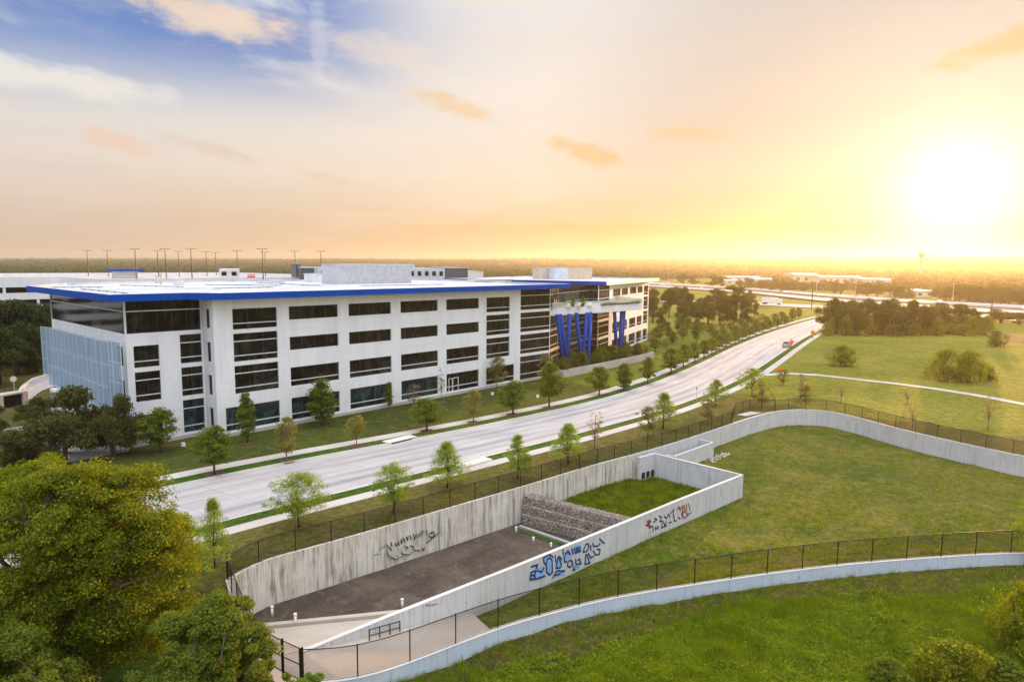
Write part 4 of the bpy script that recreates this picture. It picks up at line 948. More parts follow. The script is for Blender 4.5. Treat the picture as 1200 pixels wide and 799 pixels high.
# ------------------------------------------------------------------ roof plant
def roofbox(name, px0, px1, py0, ytop, lab, mt, left=None, z=18.62, deep=5., cat='roof unit', ribs=False, dirn=None, windows=0, wmt='glass_dark', z0=None):
    A = G(px0, py0, z); un = Vector((ux, uy, 0)) if dirn is None else Vector((*dirn, 0)).normalized(); nn = Vector((-un.y, un.x, 0))
    t = (px1-600)/FPX; L = (t*A.y-A.x)/(un.x-un.y*t); h = zat(A, ytop)-z
    W_ = lambda a, b, zz: A+un*a+nn*b+Vector((0, 0, zz)); zb = 0. if z0 is None else z0-z
    r_ = empty(name, A, lab, cat); mb = MB(); mb.boxf(W_, 0, L, 0, deep, zb, h); mb.build('housing', MATS[mt], r_)
    if ribs:
        mb = MB(); k = .3
        while k < L: mb.boxf(W_, k, k+.16, -.07, -.004, .05, h-.02); k += .42
        mb.build('ribs', MATS[mt], r_)
    if windows:
        for k in range(windows):
            a = L*(k+.25)/windows; mb = MB(); mb.boxf(W_, a, a+L/windows*.5, -.04, -.005, h*.35, h*.75); mb.build('window', MATS[wmt], r_)
    else:
        mb = MB(); mb.boxf(W_, -.1, L+.1, -.1, deep+.1, h+.004, h+.16); mb.build('lid', MATS['light_metal' if mt != 'tan_panel' else 'tan_panel'], r_)
    return A, L, un, nn, h
mat('screen_metal', (.52, .53, .56), .5, .3)
roofbox('plant_screen', 396, 482, 333, 310.5, 'big corrugated grey rooftop screen box, the largest on the long roof', 'screen_metal', deep=5.8, ribs=True)
roofbox('roof_unit', 365, 384, 330.5, 321.5, 'white rooftop unit row just left of the big corrugated box', 'white_metal', deep=3)
roofbox('roof_unit', 207, 217, 334, 327.5, 'small white roof hatch near the left of the long roof', 'white_metal', deep=1.6)
roofbox('roof_unit', 320, 334, 333, 329.5, 'low flat white roof curb left of the rooftop unit row', 'white_metal', deep=2)
roofbox('roof_unit', 555, 600, 330.5, 328.6, 'long low pale roof curb right of the corrugated box', 'white_metal', deep=2)
for k, (px, lab) in enumerate(((184, 'left white roof vent pipe'), (189, 'right white roof vent pipe'))):
    A = G(px, 332+k, 18.62); mb = MB(); mb.tube([A, A+Vector((0, 0, 1.5+k*.4))], .22, 8); mb.tube([A+Vector((0, 0, 1.3+k*.4)), A+Vector((0, 0, 1.6+k*.4))], .32, 8); tag(mb.build('vent_pipe', MATS['soffit']), lab+' of the pair near the glass corner', 'vent pipe')
roofbox('plant_screen', 632, 650, 327, 314.5, 'finned tan rooftop screen on the far wing', 'tan_panel', z=18.66, deep=6, ribs=True, dirn=(.95, .3))
roofbox('plant_room', 650.3, 665, 327.5, 314, 'pale blue rooftop room between the two tan screens', 'light_metal', z=18.66, deep=6, dirn=(.95, .3))
roofbox('plant_screen', 665.3, 693, 327, 314.3, 'plain tan rooftop screen at the right of the pale blue room', 'tan_panel', z=18.66, deep=6, dirn=(.95, .3))
# buildings behind
dm = (.9, .43)
def backb(px0, px1, py0, ytop, lab, mt, **k): return roofbox('campus_building', px0, px1, py0, ytop, lab, mt, z=17.5, z0=0, deep=24, cat='building', dirn=(.93, .37), **k)
backb(470, 521, 328, 314.5, 'pale blue campus block with small windows right behind the corrugated roof screen', 'light_metal', windows=6)
backb(521.5, 548, 326, 314, 'dark grey campus block rising beside the pale blue one', 'charcoal_panel')
backb(548.5, 566, 326, 318.5, 'low white campus block to the right of the dark grey block', 'white_metal')
backb(347, 353, 326, 309, 'narrow dark grey stair tower with a cream top', 'charcoal_panel')
backb(353.3, 372, 327, 314, 'wide dark grey campus block left of the roof screen', 'charcoal_panel')
backb(372.3, 390, 328, 313.5, 'pale campus block with one dark window beside the wide dark grey block', 'light_metal', windows=1)
backb(257, 281, 327, 315.5, 'small white block with one dark window on the garage roof', 'white_metal', windows=2)
backb(400, 486, 322, 309.2, 'pale campus hall with a blue clerestory just above the corrugated roof screen', 'light_metal', windows=7, wmt='blue_metal')
# parking garage
pg = empty('parking_garage', S(60, 140, 0), 'wide white open-deck parking garage behind the office building', 'garage')
def deckwall(s0, s1, d0, side):
    W_ = (lambda a, b, z: S(a, d0+b, z)) if side == 'u' else (lambda a, b, z: S(d0+b, s1-(a-s0), z))
    mb = MB()
    for z0, z1 in ((14.9, 17.9), (11.2, 13.2), (7.6, 9.6), (4.0, 6.0), (0, 2.2)): mb.boxf(W_, s0, s1, 0, .3, z0, z1)
    k = s0
    while k < s1: mb.boxf(W_, k+.01, k+.7, .05, .29, 0, 14.9); k += 8.2
    mb.build('facade', MATS['panel'], pg)
deckwall(-70, 60, 158, 'u'); deckwall(122.3, 158, 60, 'n'); deckwall(60, 150, 122, 'u')
mb = MB()
for z in (16.9, 13.3, 9.7, 6.1): mb.face([S(-70, 158.3, z), S(60.2, 158.3, z), S(60.2, 235, z), S(-70, 235, z)]); mb.face([S(60.3, 122.3, z), S(150, 122.3, z), S(150, 235, z), S(60.3, 235, z)])
mb.build('deck', MATS['paving'], pg)
mb = MB(); mb.boxf(lambda a, b, z: S(a, b, z), -70, 150, 235, 235.3, 0, 17.9); mb.boxf(lambda a, b, z: S(a, b, z), 150, 150.3, 122, 235, 0, 17.9); mb.build('rear_wall', MATS['panel'], pg)
A, L, un, nn, h = roofbox('stair_canopy', 137, 163, 326, 318.5, 'flat bright blue canopy over a white stair house on the garage deck', 'white_metal', z=16.95, deep=5, cat='canopy')
mb = MB(); W_ = lambda a, b, z: A+un*a+nn*b+Vector((0, 0, z)); mb.boxf(W_, -1.5, L+1.5, -1.5, 6, h+.2, h+.9); o = mb.build('canopy', MATS['blue_metal']); o.parent = None
par = [x for x in bpy.data.objects if x.name == 'stair_canopy'][0]; o.parent = par; o.matrix_parent_inverse = Matrix.Translation(-par.location)
poles = [(105, 293.5), (128.5, 293.5), (161, 291.8), (187, 293.8), (196, 291.8), (211.3, 294.6), (226, 291.5), (243.5, 295), (254.5, 296.2), (279.5, 293.8), (309, 291.8), (312, 295.6), (346.8, 294.5), (377, 294.5)]
ordn = ['first', 'second', 'third', 'fourth', 'fifth', 'sixth', 'seventh', 'eighth', 'ninth', 'tenth', 'eleventh', 'twelfth', 'thirteenth', 'fourteenth', 'fifteenth', 'sixteenth', 'seventeenth', 'eighteenth', 'nineteenth', 'twentieth']
tens = ['twenty', 'thirty', 'forty', 'fifty', 'sixty', 'seventy', 'eighty', 'ninety']
def nth(k):
    if k < 20: return ordn[k]
    t, u_ = divmod(k+1, 10); return (tens[t-2]+'-'+ordn[u_-1]) if u_ else {20: 'twentieth', 30: 'thirtieth', 40: 'fortieth', 50: 'fiftieth', 60: 'sixtieth', 70: 'seventieth', 80: 'eightieth', 90: 'ninetieth'}[k+1]
lp = None
for k, (px, yt) in enumerate(poles):
    hy = 309.7+(px-600)*.0076; D_ = 4.2*FPX/(hy-yt); loc = Vector(((px-600)/FPX*D_, D_, 16.9)); lb = nth(k)+' deck light pole from the left on the garage roof'
    if lp is None:
        lp = empty('light_pole', loc, lb, 'light pole', 'light poles on the garage roof')
        mb = MB(); mb.tube([loc, loc+Vector((0, 0, 10.1))], [.16, .11], 6); mb.build('pole', MATS['dark_metal'], lp)
        mb = MB(); mb.tube([loc+Vector((-1.1, 0, 10.05)), loc+Vector((1.1, 0, 10.05))], .06, 5)
        for x_ in (-1.25, 1.25): mb.boxf(lambda a, b, z: loc+Vector((x_+a, b, 10.0+z)), -.38, .38, -.2, .2, 0, .16)
        mb.build('lamp_head', MATS['dark_metal'], lp)
    else:
        c = copy_tree(lp); c.location = loc; c['label'] = lb
# red barriers on the deck
for k, (a, b) in enumerate(((271, 276), (290, 299))):
    A = G(a, 327, 16.95); B = G(b, 327, 16.95); d_ = (B-A); n_ = Vector((-d_.y, d_.x, 0)).normalized(); mb = MB()
    W_ = lambda x, y, z: A+d_*x+n_*y+Vector((0, 0, z)); mb.boxf(W_, 0, 1, 0, .5, .5, 1.0); mb.boxf(W_, 0, .12, .05, .45, 0, .499); mb.boxf(W_, .88, 1, .05, .45, 0, .499); mb.boxf(W_, .0, 1, .1, .4, 1.3, 1.6); mb.boxf(W_, .45, .55, .12, .38, 1.003, 1.299)
    tag(mb.build('barrier', MATS['red']), ('short' if k == 0 else 'long')+' red barrier on the garage deck', 'barrier')

# ------------------------------------------------------------------ far structures
def house(px0, px1, ybase, ytop, lab, mt, roofm='roof_membrane', deep=40, cat='warehouse', wins=4, pitch=0., z=0.):
    A = G(px0, ybase, z); t = (px1-600)/FPX; L = t*A.y-A.x; h = max(3., zat(A, ytop)-z)
    r_ = empty('warehouse', A, lab, cat); W_ = lambda a, b, zz: A+Vector((a, b+a*.15, zz)); mb = MB(); mb.boxf(W_, 0, L, 0, deep, -3, h*.82-.02); mb.build('wall', MATS[mt], r_)
    mb = MB(); mb.hexa([W_(-1, -1, h*.82), W_(L+1, -1, h*.82), W_(L+1, deep+1, h*.82), W_(-1, deep+1, h*.82)], [W_(-1+pitch*L, deep*.3, h), W_(L+1-pitch*L, deep*.3, h), W_(L+1-pitch*L, deep*.7, h), W_(-1+pitch*L, deep*.7, h)]); mb.build('roof', MATS[roofm], r_)
    for k in range(wins):
        mb = MB(); a = L*(k+.3)/wins; mb.boxf(W_, a, a+L/wins*.4, -.3, -.02, h*.2, h*.55); mb.build('window', MATS['charcoal_panel'], r_)
house(930, 960, 331, 320, 'tan box-shaped warehouse beyond the highway, left of the long low one', 'tan_panel', wins=3)
house(961, 1012, 332, 323, 'long low warehouse with a bright white roof beyond the highway', 'tan_panel', wins=6)
house(1013, 1034, 334.5, 326, 'broad low shed right of the long white roof beyond the highway', 'grey_metal')
house(1036, 1050, 336, 326.5, 'pale slope-roofed shed beside the highway trees', 'white_metal', pitch=.2)
house(1072, 1096, 348, 339.5, 'round-topped white shed just behind the highway', 'white_metal', pitch=.25, wins=2)
house(850, 892, 330, 323.5, 'long grey low roof among the trees beyond the highway', 'light_metal')
house(885, 905, 332.5, 326, 'small pale roof in front of the long grey one', 'light_metal', wins=2)
house(851, 866, 332.5, 328, 'small bluish shed at the edge of the highway', 'light_metal', wins=2)
house(1030, 1075, 322, 317, 'distant pale roofs in the yellow haze', 'tan_panel', wins=3)
house(830, 845, 318, 312.5, 'far block house on the centre skyline', 'tan_panel', wins=3, deep=20)
wt = empty('water_tower', G(1075.5, 330, 0)*0+Vector(((1075.5-600)/FPX*1400, 1400, 0)), 'water tower on the horizon left of the square tower', 'water tower')
c = wt.location.copy(); mb = MB(); mb.tube([c, c+Vector((0, 0, 46))], [2.6, 1.6], 8); mb.build('stem', MATS['grey_metal'], wt)
mb = MB(); mb.tube([c+Vector((0, 0, z)) for z in (42, 46, 51, 55, 57)], [1.6, 5.5, 6.5, 5.5, 1.5], 12); mb.build('tank', MATS['grey_metal'], wt, True)
c = Vector(((1090-600)/FPX*3800, 3800, 20)); tw = empty('tower_block', c, 'square tower block on the horizon in the glare', 'building')
mb = MB(); mb.boxf(lambda a, b, z: c+Vector((a, b, z)), -17, 17, 0, 20, 0, 76); mb.boxf(lambda a, b, z: c+Vector((a, b, z)), -21, 21, -2, 22, 76.01, 80); mb.build('wall', MATS['grey_metal'], tw)
for k in range(8):
    mb = MB(); mb.boxf(lambda a, b, z: c+Vector((a, b, z)), -15, 15, -.4, -.05, 8+k*8, 12+k*8); mb.build('window', MATS['charcoal_panel'], tw)
for k, (px, yb, yt, lb) in enumerate(((951, 363, 335, 'dark utility pole standing at the end of the road'), (1161, 374, 352, 'utility pole at the right beside the frontage road'), (783, 333, 317.5, 'left one of the two highway lamp masts beside the building'), (789.5, 334, 319, 'right one of the two highway lamp masts beside the building'), (1116, 356, 332, 'highway lamp mast in the orange glare'), (1002, 352, 331, 'lamp mast behind the highway left of the white shed'), (956, 349, 329, 'lamp mast behind the utility pole'), (505/4+500, 330, 300, 'thin radio mast on the skyline above the terrace'), (823, 330, 313.5, 'thin lamp mast among the trees beyond the grove'))):
    A = G(px, yb); h = zat(A, yt); o = empty('utility_pole', A, lb, 'pole'); mb = MB(); mb.tube([A, A+Vector((0, 0, h))], [.28, .18], 6); mb.build('pole', MATS['dark_metal' if k in (0, 1) else 'grey_metal'], o)
    mb = MB(); mb.tube([A+Vector((-1.4, 0, h-.5)), A+Vector((1.4, 0, h-.5))], .12, 5); mb.build('crossarm', MATS['dark_metal' if k in (0, 1) else 'grey_metal'], o)

# ------------------------------------------------------------------ vehicles
def make_car(loc, rz, label, paint='silver_paint', suv=True, group=None):
    r_ = empty('parked_car' if False else 'car', (0, 0, 0), label, 'car', group); L, Wd, H = (4.8, 1.9, 1.78 if suv else 1.45)
    prof = [(-2.4, .35), (-2.4, .95), (-2.28, 1.05), (-1.9 if suv else -1.5, 1.08)] ; mb = MB()
    lower = [(-2.35, .32), (-2.4, .6), (-2.36, 1.0), (-1.0, 1.05), (1.0, 1.02), (1.9, .92), (2.33, .75), (2.4, .5), (2.3, .32)]
    def ext(mb, pl, hw0, hw1, zt):
        n_ = len(pl); ws = [hw0 if z < zt else hw1 for _, z in pl]
        mb.face([(-w_, y_, z) for (y_, z), w_ in zip(pl, ws)]); mb.face([(w_, y_, z) for (y_, z), w_ in zip(pl, ws)][::-1])
        for i in range(n_):
            j = (i+1) % n_; mb.face([(-ws[i], pl[i][0], pl[i][1]), (ws[i], pl[i][0], pl[i][1]), (ws[j], pl[j][0], pl[j][1]), (-ws[j], pl[j][0], pl[j][1])])
    ext(mb, lower, .95, .93, .8); b = mb.build('body', MATS[paint], r_)
    mb = MB(); cab = [(-2.25, 1.03), (-1.95, H-.05), (-1.6, H), (.2, H), (.9, 1.4), (1.35, 1.02)] if suv else [(-1.8, 1.03), (-1.2, H-.03), (.1, H), (.8, 1.3), (1.3, 1.0)]
    ext(mb, cab, .88, .72, 1.2); mb.build('cabin', MATS[paint], r_)
    mb = MB()
    mb.face([(-.74, -2.245, 1.12), (.74, -2.245, 1.12), (.62, -2.03, H-.12), (-.62, -2.03, H-.12)]); mb.face([(-.72, 1.22, 1.14), (.72, 1.22, 1.14), (.62, .42, H-.1), (-.62, .42, H-.1)])
    for sx in (-1, 1): mb.face([(sx*.892, -1.9, 1.12), (sx*.892, .95, 1.12), (sx*.745, .1, H-.16), (sx*.745, -1.7, H-.16)])
    mb.build('windows', MATS['car_glass'], r_)
    for sx in (-1, 1):
        mb = MB(); mb.boxf(lambda a, b_, z: Vector((sx*.80+a, -2.43+b_, z)), -.12, .12, 0, .06, .78, 1.02); mb.build('tail_light', MATS['red'], r_)
        for sy in (-1.45, 1.45):
            mb = MB(); mb.tube([(sx*.72, sy, .34), (sx*.97, sy, .34)], .34, 12); mb.build('wheel', MATS['rubber'], r_, True)
    r_.location = loc; r_.rotation_euler = (0, 0, rz); return r_
cl = G(922, 406.5, .03); cl2 = S(toS(cl.x, cl.y)[0]+20, toS(cl.x, cl.y)[1]+4.6); hd = math.atan2(-(cl2.x-cl.x), cl2.y-cl.y)
make_car(cl, hd, 'silver car driving away on the road beside the orange sign')
for k, (px, py, pt, lb) in enumerate(((915, 340, 'dark_paint', 'dark car in the cluster on the highway left of the pole'), (920, 341, 'white_paint', 'white car right of the dark one on the highway'), (948, 343.3, 'silver_paint', 'silver car on the highway just left of the utility pole'), (1035, 349.5, 'silver_paint', 'silver car on the highway in the middle of the glare'), (1101, 353.5, 'white_paint', 'white van-like car on the highway above the tree row'), (822, 336, 'white_paint', 'white car on the highway behind the grove'), (1199, 360.5, 'white_paint', 'white car at the right edge of the highway'))):
    make_car(G(px, py+2, 1.0)+Vector((0, 0, .02)), R(150), lb, pt, k % 2 == 0)
def truck(px, py, L, lb):
    A = G(px, py, .32); o = empty('truck', A, lb, 'truck'); d_ = Vector((.72, -.69, 0)); n_ = Vector((.69, .72, 0)); W_ = lambda a, b, z: A+d_*a+n_*b+Vector((0, 0, z))
    mb = MB(); mb.boxf(W_, -L/2, L/2, 0, 2.5, 1.1, 4.0); mb.build('trailer', MATS['white_paint'], o)
    mb = MB(); mb.boxf(W_, L/2+.3, L/2+2.4, .1, 2.4, .6, 3.2); mb.build('cab', MATS['white_paint'], o)
    for a in (-L/2+1, -L/2+2.2, L/2+1.2):
        mb = MB(); mb.tube([W_(a, -.02, .5), W_(a, 2.52, .5)], .5, 10); mb.build('wheel', MATS['rubber'], o)
truck(901, 356.5, 9, 'white box truck on the frontage road below the highway'); truck(778, 335.5, 13, 'white truck on the highway beside the building corner')
# construction signs
def sign(px, pyb, size, lb, diamond=True):
    A = G(px, pyb, .15); o = empty('road_sign', A, lb, 'sign'); mb = MB(); mb.tube([A, A+Vector((0, 0, 1.0 if diamond else .5))], .05, 6)
    for q in ((.6, 0), (-.6, 0), (0, .6), (0, -.6)): mb.tube([A+Vector((q[0], q[1], .03)), A+Vector((0, 0, .5))], .03, 5)
    mb.build('stand', MATS['dark_metal'], o); mb = MB(); s_ = size/2; zc = 1.0+s_*1.2 if diamond else .8
    pts_ = [(0, -s_*1.2), (s_*1.2, 0), (0, s_*1.2), (-s_*1.2, 0)] if diamond else [(-s_, -.22), (s_, -.22), (s_, .22), (-s_, .22)]
    mb.hexa([A+Vector((x_, -.06, zc+z)) for x_, z in pts_], [A+Vector((x_, -.09, zc+z)) for x_, z in pts_]); mb.build('panel', MATS['orange'], o)
sign(927, 408.5, 1.35, 'orange diamond roadwork sign beside the driving car'); sign(952, 396, 1.3, 'orange diamond roadwork sign farther up the road near the trees'); sign(913.7, 436, 1.6, 'low orange barrier board beside the sidewalk junction', False)
A = G(17, 460); o = empty('round_sign', A, 'round pale sign on a thin post at the left driveway', 'sign'); mb = MB(); mb.tube([A, A+Vector((0, 0, 2.2))], .05, 6); mb.build('post', MATS['grey_metal'], o)
mb = MB(); mb.tube([A+Vector((-.05, .03, 2.4)), A+Vector((-.03, -.05, 2.4))], .5, 14); mb.build('panel', MATS['tan_panel'], o)
A = G(816-0, 0+470); A = G(816.5, 471); mb = MB(); A = G(816, 470, .02); mb.tube([A, A+Vector((0, 0, 2.4))], .04, 6); mb.boxf(lambda a, b, z: A+Vector((a, b, z)), -.12, .12, -.04, .04, 2.0, 2.4); tag(mb.build('marker_post', MATS['grey_metal']), 'thin grey marker post at the near kerb', 'post')
for k, (px, py) in enumerate(((35.2+180-.5, 522.5), (577, 462.5), (630, 465.5))):
    A = G(px, py, 0); mb = MB(); mb.tube([A, A+Vector((0, 0, .35))], [.28, .22], 10); mb.tube([A+Vector((0, 0, .35)), A+Vector((0, 0, .42))], .26, 10); tag(mb.build('valve_cover', MATS['pipe_white']), ['small white cover on the lawn by the glass corner', 'white cover on the lawn by the sixth bay', 'small white cover on the lawn near the leafy oak'][k], 'cover')

# ------------------------------------------------------------------ trees
def leaves(C, rad, n, size, rng, flat=.75, up=.35):
    """n rhombic leaves spread round each clump centre"""
    C = np.asarray(C, float); m_ = len(C); idx = np.repeat(np.arange(m_), n)
    off = rng.normal(size=(m_*n, 3)); off /= np.linalg.norm(off, axis=1, keepdims=True)+1e-9
    off *= (rng.random((m_*n, 1))**.45); off[:, 2] *= flat
    P = C[idx]+off*np.asarray(rad)[idx, None]
    nr = rng.normal(size=(m_*n, 3)); nr[:, 2] = np.abs(nr[:, 2])+up; nr += off*.8; nr /= np.linalg.norm(nr, axis=1, keepdims=True)
    h = rng.normal(size=(m_*n, 3)); a = np.cross(nr, h); a /= np.linalg.norm(a, axis=1, keepdims=True)+1e-9; b = np.cross(nr, a)
    s_ = size*(.6+.8*rng.random((m_*n, 1))); a = a*s_; b = b*s_*.55
    return np.stack([P+a, P+b, P-a, P-b], 1).reshape(-1, 3)
def crown_pts(kind, n, h, z0, w, rng, lobes=0):
    out = []
    if lobes:                                # clumps gathered in big lobes with dark gaps between
        L_ = crown_pts(kind, lobes, h*.93, z0+.05*h, w*.86, rng)
        while len(out) < n:
            c = L_[rng.integers(len(L_))]; v = rng.normal(size=3); v /= np.linalg.norm(v); r_ = w*.11*(.5+.5*rng.random())
            if v[2] < -.45: continue
            out.append((c[0]+v[0]*r_, c[1]+v[1]*r_, c[2]+v[2]*r_*.75))
        return out
    while len(out) < n:
        t = rng.random(); an = rng.random()*2*math.pi; u_ = rng.random()
        if kind == 'round': Rr = math.sin(math.pi*min(1, max(0, .10+.88*t)))**.6
        elif kind == 'cone': Rr = (1-t)**.75*(.35+.65*min(1, t*6+.3))
        elif kind == 'oval': Rr = math.sin(math.pi*(.08+.86*t))**.75*(1.08-.35*t)
        elif kind == 'wide': Rr = math.sin(math.pi*min(.97, .22+.72*t))**.55
        elif kind == 'bush': Rr = math.sin(math.pi*min(.98, .35+.62*t))**.6
        else: Rr = math.sin(math.pi*(.1+.85*t))**.7
        Rr *= (1+.28*math.sin(an*2+rng.random())+.18*math.sin(an*3+1+t*4))
        rr = Rr*w/2*(u_**.42)
        out.append((rr*math.cos(an), rr*math.sin(an), z0+t*(h-z0)))
    return out
def make_tree(name, kind, h, w, z0, ncl, nl, ls, leafm, barkm, seed, trunk_r=.12, clr=.16, multi=1, cat='tree', droop=0.):
    rng = np.random.default_rng(seed); rnd = random.Random(seed); root = empty(name, (0, 0, 0)); root['category'] = cat
    C = crown_pts(kind, ncl, h*.97, z0, w*.86, rng, 18 if w > 9 else 0)
    mb = MB()
    for k in range(multi):
        an = rnd.random()*6.3; sp = (0 if multi == 1 else w*.10)
        top = Vector((math.cos(an)*sp*1.6+rnd.uniform(-.04, .04)*h, math.sin(an)*sp*1.6+rnd.uniform(-.04, .04)*h, h*(.93 if kind in ('cone', 'oval', 'sparse') else .72)))
        b0 = Vector((math.cos(an)*sp*.4, math.sin(an)*sp*.4, -.15)); mid = b0.lerp(top, .45)+Vector((rnd.uniform(-.03, .03)*h, rnd.uniform(-.03, .03)*h, 0))
        mb.tube([b0, b0.lerp(mid, .5), mid, mid.lerp(top, .5), top], [trunk_r*1.25, trunk_r, trunk_r*.72, trunk_r*.42, trunk_r*.1], 7)
        lim = C[::max(1, len(C)//int(10+h*1.2))]
        for c in lim[k::multi]:
            c = Vector(c); t = min(.95, max(.25, (c.z-h*.22)/h)); a = b0.lerp(mid, t*2) if t < .5 else mid.lerp(top, t*2-1)
            if kind != 'cone': a = a.lerp(b0.lerp(mid, .8), .35)
            m_ = a.lerp(c, .5)+Vector((0, 0, .04*h)); mb.tube([a, m_, c], [trunk_r*.36, trunk_r*.2, trunk_r*.05], 4, False)
    mb.build('trunk', MATS[barkm], root, True)
    rad = np.array([w*clr*rnd.uniform(.6, 1.25) for _ in C]); V = leaves(C, rad, nl, ls, rng)
    quads_obj('crown', V, MATS[leafm], root)
    root.location = (0, 0, -500)
    return root
PROTO = {}
def kind_protos(key, n, **k):
    PROTO[key] = [dict(root=make_tree(seed=100*len(PROTO)+i, **k), used=False, h=k['h'], w=k['w']) for i in range(n)]
kind_protos('oak', 4, name='oak_tree', kind='oval', h=6, w=3.9, z0=1.6, ncl=115, nl=46, ls=.105, leafm='leaf_oak', barkm='bark', trunk_r=.10, clr=.12)
kind_protos('cypress', 5, name='cypress_tree', kind='cone', h=6, w=4.2, z0=1.3, ncl=170, nl=60, ls=.058, leafm='leaf_cypress', barkm='bark', trunk_r=.08, clr=.10)
kind_protos('roundcyp', 2, name='cypress_tree', kind='round', h=5, w=4, z0=1.4, ncl=170, nl=60, ls=.056, leafm='leaf_cypress', barkm='bark', trunk_r=.08, clr=.11)
kind_protos('slim', 3, name='young_tree', kind='oval', h=6.5, w=2.4, z0=1.1, ncl=80, nl=60, ls=.11, leafm='leaf_oak', barkm='bark', trunk_r=.08, clr=.2)
kind_protos('yellow', 3, name='young_tree', kind='sparse', h=5, w=3.2, z0=1.3, ncl=60, nl=34, ls=.11, leafm='leaf_yellow', barkm='bark_pale', trunk_r=.07, clr=.14)
kind_protos('bare', 2, name='bare_tree', kind='sparse', h=5, w=2.2, z0=1.5, ncl=44, nl=14, ls=.08, leafm='leaf_brown', barkm='bark_pale', trunk_r=.06, clr=.15)
kind_protos('mature', 6, name='oak_tree', kind='wide', h=11, w=12, z0=1.7, ncl=190, nl=60, ls=.24, leafm='leaf_dark', barkm='bark', trunk_r=.28, clr=.13, multi=2)
leaf_mat('leaf_deep', (.022, .036, .005), (.036, .050, .007), (.055, .066, .010), .35)
leaf_mat('leaf_olive', (.055, .062, .014), (.085, .086, .020), (.12, .11, .03), .4)
kind_protos('darkwood', 3, name='oak_tree', kind='wide', h=11, w=12, z0=.8, ncl=220, nl=60, ls=.26, leafm='leaf_deep', barkm='bark', trunk_r=.28, clr=.14, multi=2)
kind_protos('liveoak', 2, name='live_oak', kind='wide', h=6.5, w=10, z0=.8, ncl=280, nl=80, ls=.13, leafm='leaf_olive', barkm='bark', trunk_r=.22, clr=.10, multi=3)
kind_protos('bush', 3, name='bush', kind='bush', h=2.0, w=2.4, z0=.2, ncl=50, nl=60, ls=.09, leafm='leaf_oak', barkm='bark', trunk_r=.05, clr=.18, cat='shrub')
kind_protos('dry', 2, name='bush', kind='bush', h=2.0, w=2.4, z0=.1, ncl=40, nl=50, ls=.07, leafm='leaf_yellow', barkm='bark_pale', trunk_r=.03, clr=.2, cat='shrub')
kind_protos('bigbush', 3, name='bush', kind='bush', h=4.2, w=6, z0=.3, ncl=120, nl=46, ls=.13, leafm='leaf_elm', barkm='bark', trunk_r=.12, clr=.14, multi=3, cat='shrub')
def plant(key, loc, h, wd, label, group=None, var=None, zrot=None):
    L = PROTO[key]; p = L[var if var is not None else random.randrange(len(L))]
    if not p['used']: r_ = p['root']; p['used'] = True
    else: r_ = copy_tree(p['root'])
    r_.location = loc; r_.rotation_euler = (0, 0, random.uniform(0, 6.28) if zrot is None else zrot); r_.scale = (wd/p['w'], wd/p['w'], h/p['h'])
    r_['label'] = label
    if group: r_['group'] = group
    return r_
def treepx(key, px, pb, pt, wpx, label, group=None, z=0., wf=1.):
    A = G(px, pb, z); h = zat(A, pt)-z; dist_ = (A-Vector((0, 0, CAMH))).dot(Fv); return plant(key, A-Vector((0, 0, .05)), h, max(.8, wpx*dist_/FPX*wf), label, group)
# near kerb row
near_row = [(215, 702, 600, 78, 'cypress'), (252, 665, 582, 40, 'cypress'), (351, 617, 553, 50, 'roundcyp'), (461, 602, 541, 36, 'roundcyp'), (524, 571, 516, 44, 'cypress'), (607, 561, 508, 36, 'cypress'), (666, 543, 495, 42, 'cypress'), (697, 526, 479, 22, 'bare'), (759, 512, 476, 26, 'yellow'), (777, 502, 459, 34, 'cypress'), (829, 496, 466, 20, 'yellow'), (838.5, 476, 444, 27, 'cypress'), (881.6, 464.5, 431, 24, 'roundcyp'), (892.5, 478, 449, 22, 'yellow'), (917, 452, 432, 16, 'yellow'), (938, 466, 438, 18, 'bare'), (943.5, 470, 450, 18, 'yellow'), (985.5, 471, 445, 10, 'bare'), (1063, 473, 454, 12, 'bare'), (1069, 502, 470, 12, 'bare'), (1157, 503, 461, 12, 'bare')]
nm = {'cypress': 'pale green young cypress', 'roundcyp': 'pale green round-crowned cypress', 'bare': 'nearly bare young tree', 'yellow': 'sparse yellow-green sapling', 'oak': 'leafy dark green street oak', 'slim': 'slim green young tree'}
for k, (px, pb, pt, wp, key) in enumerate(near_row):
    treepx(key, px, pb, pt, wp*(1.4 if 'cyp' in key else 1.15), nm[key]+', '+nth(k)+' from the left beside the near sidewalk', 'young trees by the near sidewalk')
